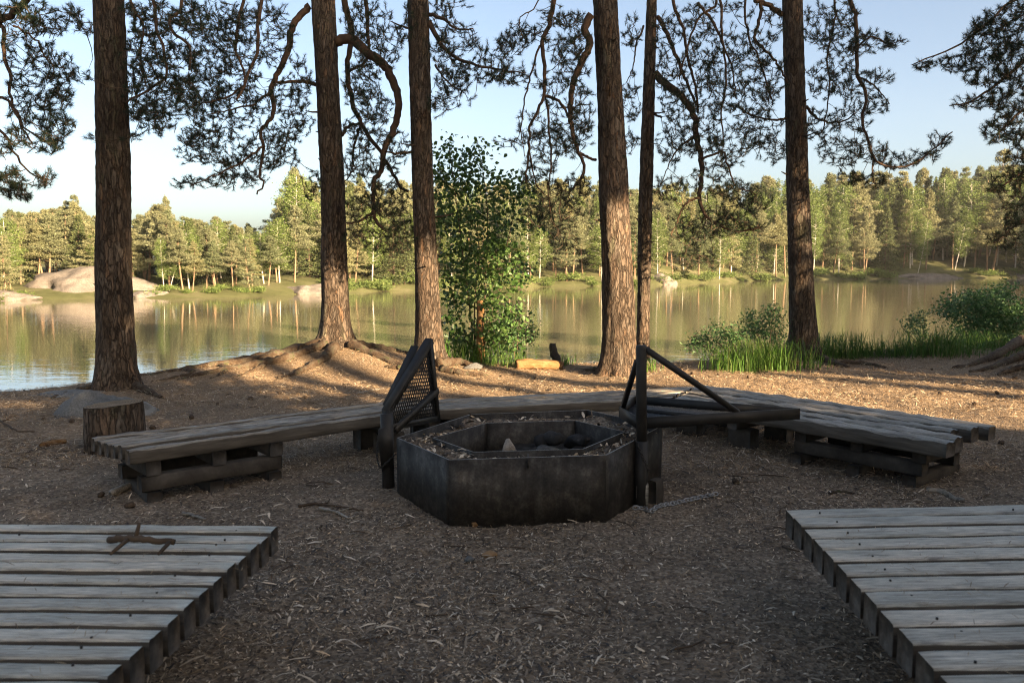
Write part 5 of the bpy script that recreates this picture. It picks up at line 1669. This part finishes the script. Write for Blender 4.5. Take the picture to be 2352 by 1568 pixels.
#@@PART4
# ------------------------------------------------------------------ far shore
def far_tree_proto(name, kind, seed, label, cat='tree'):
    """ten metres tall; scaled when placed"""
    r = np.random.default_rng(seed)
    t = thing(name, label, cat, (0, 0, 0))
    bend = r.normal(size=2) * .25
    if kind == 'pine':
        h0 = (1.3, 4.2, 2.2, 5.0, 1.8, 3.4)[seed % 6]
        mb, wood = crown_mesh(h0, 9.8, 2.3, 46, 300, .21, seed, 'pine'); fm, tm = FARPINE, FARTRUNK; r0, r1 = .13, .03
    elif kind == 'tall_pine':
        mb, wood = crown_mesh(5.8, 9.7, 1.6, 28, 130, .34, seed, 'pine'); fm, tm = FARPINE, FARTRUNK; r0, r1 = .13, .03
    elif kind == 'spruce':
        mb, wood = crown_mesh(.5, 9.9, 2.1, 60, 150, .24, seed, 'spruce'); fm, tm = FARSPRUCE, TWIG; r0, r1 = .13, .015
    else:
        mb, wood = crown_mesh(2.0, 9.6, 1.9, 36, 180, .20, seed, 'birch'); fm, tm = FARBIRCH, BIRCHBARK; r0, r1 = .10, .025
    z = np.linspace(-.6, 9.8, 10)
    P = np.stack([bend[0] * np.sin(z / 10 * 2.6), bend[1] * np.sin(z / 10 * 2.2), z], 1)
    for v in mb.v:
        v[:, 0] += bend[0] * np.sin(v[:, 2] / 10 * 2.6); v[:, 1] += bend[1] * np.sin(v[:, 2] / 10 * 2.2)
    v, f = tube(P, np.linspace(r0, r1, 10), 7)
    wmb = MB().add(v, f)
    for (a, b, q) in wood:
        o = np.array((bend[0] * math.sin(a[2] / 10 * 2.6), bend[1] * math.sin(a[2] / 10 * 2.2), 0))
        v, f = tube([a + o, (a + b) / 2 + o + (0, 0, .06), b + o], [q, q * .7, q * .3], 4); wmb.add(v, f)
    for k in range(5):      # dead stubs below the crown
        zz = r.uniform(1.5, 4); a = r.uniform(0, 6.28); o = np.array((bend[0] * math.sin(zz / 10 * 2.6), bend[1] * math.sin(zz / 10 * 2.2), zz))
        v, f = tube([o, o + np.array((math.cos(a), math.sin(a), .2)) * r.uniform(.3, .8)], [.02, .008], 4); wmb.add(v, f)
    wmb.build('trunk', tm, t, smooth=True)
    mb.build('crown', fm, t)
    return t


PROTO = {'tall_pine': [far_tree_proto('pine_tree', 'tall_pine', 400 + i, 'x') for i in range(2)],
         'pine': [far_tree_proto('pine_tree', 'pine', 100 + i, 'x') for i in range(6)],
         'spruce': [far_tree_proto('spruce_tree', 'spruce', 200 + i, 'x') for i in range(3)],
         'birch': [far_tree_proto('birch_tree', 'birch', 300 + i, 'x') for i in range(4)]}
USED = {}

SKY_PX = [-400, -100, 0, 100, 180, 215, 330, 385, 420, 520, 625, 650, 690, 800, 900, 1100, 1300, 1500, 1700, 1800, 1900, 2050, 2200, 2290, 2352, 2600]
SKY_PY = [505, 500, 488, 475, 455, 490, 490, 455, 492, 498, 520, 450, 398, 400, 418, 410, 408, 425, 420, 398, 400, 398, 385, 350, 335, 330]
LAB = {'tall_pine': ('', ''), 'pine': ('sunlit pine in the forest on the far shore', 'pines of the far forest'), 'spruce': ('dark cone-shaped spruce in the forest on the far shore', 'spruces of the far forest'),
       'birch': ('white-stemmed light green birch in the forest on the far shore', 'birches of the far forest')}


def put_tree(kind, x, y, h, wide=1.0, label=None, group=None, lean=0.0, lean_az=0.0):
    i = random.randrange(len(PROTO[kind]))
    p = PROTO[kind][i]
    z = tz(x, y)
    s = h / 10.0
    sw = s * wide
    lab, grp = LAB[kind]
    lab = label or lab; grp = group or (grp if label is None else None)
    rz = random.uniform(0, 6.28)
    if (kind, i) not in USED:
        USED[(kind, i)] = 1
        o = p; o.location = (x, y, z); o.rotation_euler = (0, 0, rz); o.scale = (sw, sw, s); o['label'] = lab
        if grp: o['group'] = grp
    else:
        o = copy_thing(p, p.name.split('.')[0], (x, y, z), rz, (sw, sw, s), lab, None)
        if grp: o['group'] = grp
        elif 'group' in o: del o['group']
    if lean:
        o.rotation_euler = (lean * math.cos(lean_az), lean * math.sin(lean_az), 0)
    return o


ZONES = ((400, 'around the big rock dome'), (640, 'between the rock dome and low slab'), (960, 'on the hill behind the mound pine'), (1250, 'behind the young birch'),
         (1500, 'behind the bright orange pine trunk'), (1860, 'behind the drooping boughs of the slim pine'), (9999, 'on the shaded far bank'))


def far_label(kind, px, inl):
    z = next(t for q, t in ZONES if px < q)
    row = 'at the waterline' if inl < 4 else ('halfway up' if inl < 14 else 'on the skyline')
    look = {'pine': 'sunlit far pine' if px < 1860 else 'far pine', 'spruce': 'dark far spruce', 'birch': 'pale green far birch'}[kind]
    return '%s %s, %s' % (look, row, z), LAB[kind][1]


# rows of trees: nearer rows lower, farther rows up to the skyline
def forest():
    spots = []
    rows = [(2.6, 0.32, 58), (5.5, 0.20, 70), (9.5, 0.11, 78), (15, 0.05, 82), (22, 0.02, 80), (31, 0.0, 66)]
    for (inl, low, n) in rows:
        for k in range(n):
            px = -90 + (2352 + 180) * (k + random.uniform(.1, .9)) / n
            u = (px - W0 / 2) / FPX
            sy = float(shore(u))
            y = sy + inl * (0.8 if px < 640 else 1.25) * random.uniform(.8, 1.25)
            spots.append((px, u, sy, y, low, inl))
    for k in range(46):         # the close ranks of the skyline behind the rock dome
        px = -90 + 800 * (k + random.uniform(.1, .9)) / 46
        u = (px - W0 / 2) / FPX; sy = float(shore(u)); inl = random.uniform(12, 30)
        spots.append((px, u, sy, sy + inl, .05, inl))
    for (px, u, sy, y, low, inl) in spots:
        x = u * y
        # rock slabs stay bare
        if (55 < px < 385 and inl < 8) or (600 < px < 750 and inl < 4) or (2030 < px < 2215 and inl < 3.5):
            continue
        z = tz(x, y)
        tgt = float(np.interp(px, SKY_PX, SKY_PY))
        tgt = tgt + (640 - tgt) * low * random.uniform(.7, 1.3) + random.uniform(-4, 26)
        top = CAMZ + (HORIZON - tgt) / FPX * y
        h = max(4.2 if px < 640 else 6.0, min(top - z, 17))
        q = random.random()
        if px > 1700:
            kind = 'birch' if (q < .42 and inl < 16) else ('spruce' if q > .84 else 'pine')
        else:
            kind = 'birch' if (q < .16 and inl < 16) else ('spruce' if q > .86 else 'pine')
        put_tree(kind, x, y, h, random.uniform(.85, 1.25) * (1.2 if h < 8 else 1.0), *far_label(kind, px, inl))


forest()
# a few that stand out
for (px, py_top, inl, kind, wide, lab) in ((180, 450, 20, 'pine', .8, 'tall slender pine rising above the trees over the shore rock'), (383, 452, 24, 'pine', .75, 'lone tall pine with a broken-looking top above the treeline left of the mound pine'),
                                           (690, 392, 30, 'pine', 1.0, 'tall dark pine on the hill top directly beside the mound pine'), (2290, 348, 20, 'pine', 1.0, 'tall pine crown rising highest over the shaded far bank'), (2170, 395, 16, 'pine', .7, 'straight orange-stemmed pine above the shaded far bank')):
    u = (px - W0 / 2) / FPX; y = float(shore(u)) + inl; x = u * y
    put_tree(kind, x, y, CAMZ + (HORIZON - py_top) / FPX * y - tz(x, y), wide, lab)
for (px, inl, h, la, laz, lab) in ((378, 3.2, 4.2, .06, 0, 'upright white birch stem beside the big shore rock'), (392, 3.3, 4.6, -.30, math.pi / 2 * -1, 'leaning white birch stem beside the big shore rock'), (1545 + 560, 3, 10, .12, 1.2, 'leaning pale birch over the flat shaded shore rock'),
                                   (2190, 5, 12, .22, 1.9, 'strongly leaning birch on the shaded far bank')):
    u = (px - W0 / 2) / FPX; y = float(shore(u)) + inl; x = u * y
    put_tree('birch', x, y, h, .8, lab, None, la, laz)

# shore bushes
bt_ = thing('shore_bush', 'rounded light green bush at the far waterline around the big rock dome', 'bush', (0, 0, 0), 'bushes along the far waterline')
r_ = np.random.default_rng(9)
mb = MB()
for k in range(16):
    a = r_.uniform(0, 6.28)
    pad(mb, np.array((r_.normal() * .25, r_.normal() * .25, .05)), np.array((math.cos(a) * .8, math.sin(a) * .8, r_.uniform(.3, 1.3))), r_.uniform(.6, 1.1), .55, .45, 42, .20, r_)
mb.build('foliage', FARBIRCH, bt_)
first = True
for k in range(96):
    px = -60 + 2480 * (k + random.random()) / 96
    if 60 < px < 330 or 620 < px < 735 or 2040 < px < 2210: continue
    u = (px - W0 / 2) / FPX; y = float(shore(u)) + random.uniform(.3, 3.4) * (.6 if px < 640 else 1); x = u * y
    s = random.uniform(.4, 1.4) * (.55 if px < 640 else 1.15)
    loc = (x, y, max(tz(x, y), WATER_Z) - .05)
    if first:
        bt_.location = loc; bt_.scale = (s * 1.2, s * 1.2, s); first = False
    else:
        copy_thing(bt_, 'shore_bush', loc, random.uniform(0, 6), (s * 1.3, s * 1.3, s), 'rounded light green bush at the far waterline ' + next(t for q, t in ZONES if px < q))

# shore rocks
for (px, py, inl, sx, sy, sz, sd, lab) in ((228, 0, 6.0, 6.6, 5.2, 2.6, 41, 'big smooth sunlit rock dome on the far shore'), (20, 0, 2.2, 3.2, 3.0, .95, 42, 'low sunlit rock slab left of the big rock dome'), (350, 0, 2.4, 1.9, 2.2, .75, 43, 'broken pale rock at the foot of the leaning birch'),
                                           (690, 0, 2.5, 3.6, 3.2, 1.25, 44, 'smooth sunlit rock slab at the waterline below the hill'), (1515, 0, 3, 2.4, 2.4, 1.4, 45, 'rounded pale rock at the waterline behind the slim pine'), (2120, 0, 1.5, 8.5, 3.5, 1.05, 46, 'long flat rock at the shaded waterline'),
                                           (2330, 0, 2, 4.5, 4, 1.3, 47, 'grey rock at the shaded waterline near the big shrub')):
    u = (px - W0 / 2) / FPX; y = float(shore(u)) + inl; x = u * y
    tag(rock_mesh(x, y, WATER_Z - .25 * sz, sx, sy, sz * 1.15, sd, .20, 5, 0, cuts=9).build('shore_rock', FARROCK, smooth=True), lab, 'rock')

# ------------------------------------------------------------------ the wood behind the camera that shades the site
SHADE_SEED = 8
S2 = np.array((math.sin(SUN_AZ), math.cos(SUN_AZ)))


def shade_tree(kind, x, y, h, wide, n):
    lab = {'tall_pine': 'tall bare-stemmed pine in the wood behind the plank platforms', 'pine': 'tall pine in the wood behind the plank platforms', 'spruce': 'young spruce in the wood behind the plank platforms', 'birch': 'birch in the wood behind the plank platforms'}[kind]
    put_tree(kind, x, y, h, wide, lab, 'trees of the wood behind the platforms')


random.seed(SHADE_SEED)
# low thick spruces: their tops draw the near edge of the sunlit strip
E2 = np.array((-S2[1], S2[0]))


def sun_xy(c, s):
    return E2[0] * c + S2[0] * s, E2[1] * c + S2[1] * s


edge = [(-4.6, 10.4), (-3.2, 9.9), (-1.9, 9.5), (-.8, 9.1), (.4, 8.8), (1.5, 8.5), (2.7, 8.15), (3.6, 7.7), (4.6, 7.1), (5.6, 6.6), (6.8, 6.0), (8.2, 5.4), (9.6, 4.8)]
for i, (ex, ey) in enumerate(edge):
    t = 14.0 + random.uniform(-1.0, 1.0)
    h = t * math.tan(SUN_EL) * random.uniform(.88, 1.03)
    if i == 0: h *= 1.3
    if 3 <= i <= 6: h *= 1.07
    shade_tree('spruce', ex + S2[0] * t, ey + S2[1] * t, h, 1.9, i)
    if i % 2:
        t = 19.5 + random.uniform(-1.5, 1.5)
        shade_tree('spruce', ex + S2[0] * t + random.uniform(-.5, .5), ey + S2[1] * t, t * math.tan(SUN_EL) * random.uniform(.8, .93), 1.6, i)
# slim tall pines beyond: crowns above the gap, trunks that stripe the light
for i, (c, s) in enumerate(((3.7, 15.5), (4.15, 18), (5.75, 19), (7.15, 20), (8.25, 17.5), (9.95, 20.5), (11.3, 18), (12.2, 19.5), (12.9, 17.5), (14.4, 20), (6.3, 23), (8.3, 24), (10.7, 24.5))):
    x, y = sun_xy(c, s)
    shade_tree('tall_pine', x, y, random.uniform(18, 20.0), 1.0 if i < 10 else 1.25, i)
# spruces close behind the platforms
for k in range(10):
    x, y = sun_xy(-3.0 + .72 * k, 8.5 + random.uniform(-1, 1))
    shade_tree('spruce', x, y, random.uniform(4.6, 5.6), 1.7, k)
for k in range(8):
    x, y = sun_xy(-4 + 1.05 * k, 14 + random.uniform(-1, 1))
    shade_tree('spruce', x, y, random.uniform(9.5, 11.5), 1.35, k)
for (c, s, h, wd) in ((3.3, 12, 8.5, 1.2), (12.3, 13, 8.5, .9), (13.3, 13.5, 8.5, .7)):
    x, y = sun_xy(c, s); shade_tree('spruce', x, y, h, wd, 0)
for (x, y, h) in ((15, 4.5, 9), (17.5, 6.5, 10), (19, 2.5, 10), (20.5, 8, 11), (22, 12, 11)):
    shade_tree('spruce', x, y, h, 1.3, 0)
for k in range(5):
    shade_tree('spruce', -20 + 3.2 * k + random.uniform(-.5, .5), -10 + random.uniform(-1.2, 1.2), random.uniform(6, 8), 1.4, k)
for (x, y, h) in ((-1.5, -6.5, 16), (-8, -12, 17), (-14, -11, 18), (3, -13, 18)):
    shade_tree('tall_pine', x, y, h, 1.4, 0)
# trees on the slope outside the frame that shade the right-hand bank
for i in range(46):
    u = random.uniform(.69, 1.1); y = random.uniform(95, 158); x = u * y
    put_tree(('pine', 'spruce')[i % 3 == 0], x, y, random.uniform(15, 20), 1.3, ('tall pine', 'tall spruce')[i % 3 == 0] + ' on the slope beyond the shaded far bank', 'trees of the slope beyond the shaded bank')

# ------------------------------------------------------------------ evening haze over the lake
hz = MB()
v, f = box_pts((0, 60, 24.0), np.array((1.0, 0, 0)), np.array((0, 1.0, 0)), np.array((0, 0, 1.0)), 480, 460, 58)
o = hz.add(v, f).build('haze', GROUND, kind='stuff')
hm, hnt, hout = new_mat('evening_haze')
vol = nd(hnt, 'VolumePrincipled')
vol.inputs['Color'].default_value = (0.94, 0.95, 0.96, 1)
vol.inputs['Density'].default_value = 0.00012
vol.inputs['Anisotropy'].default_value = 0.0
hnt.links.new(vol.outputs[0], hout.inputs['Volume'])
o.data.materials.clear(); o.data.materials.append(hm)
tag(o, 'thin pale evening haze hanging over the lake', 'haze')
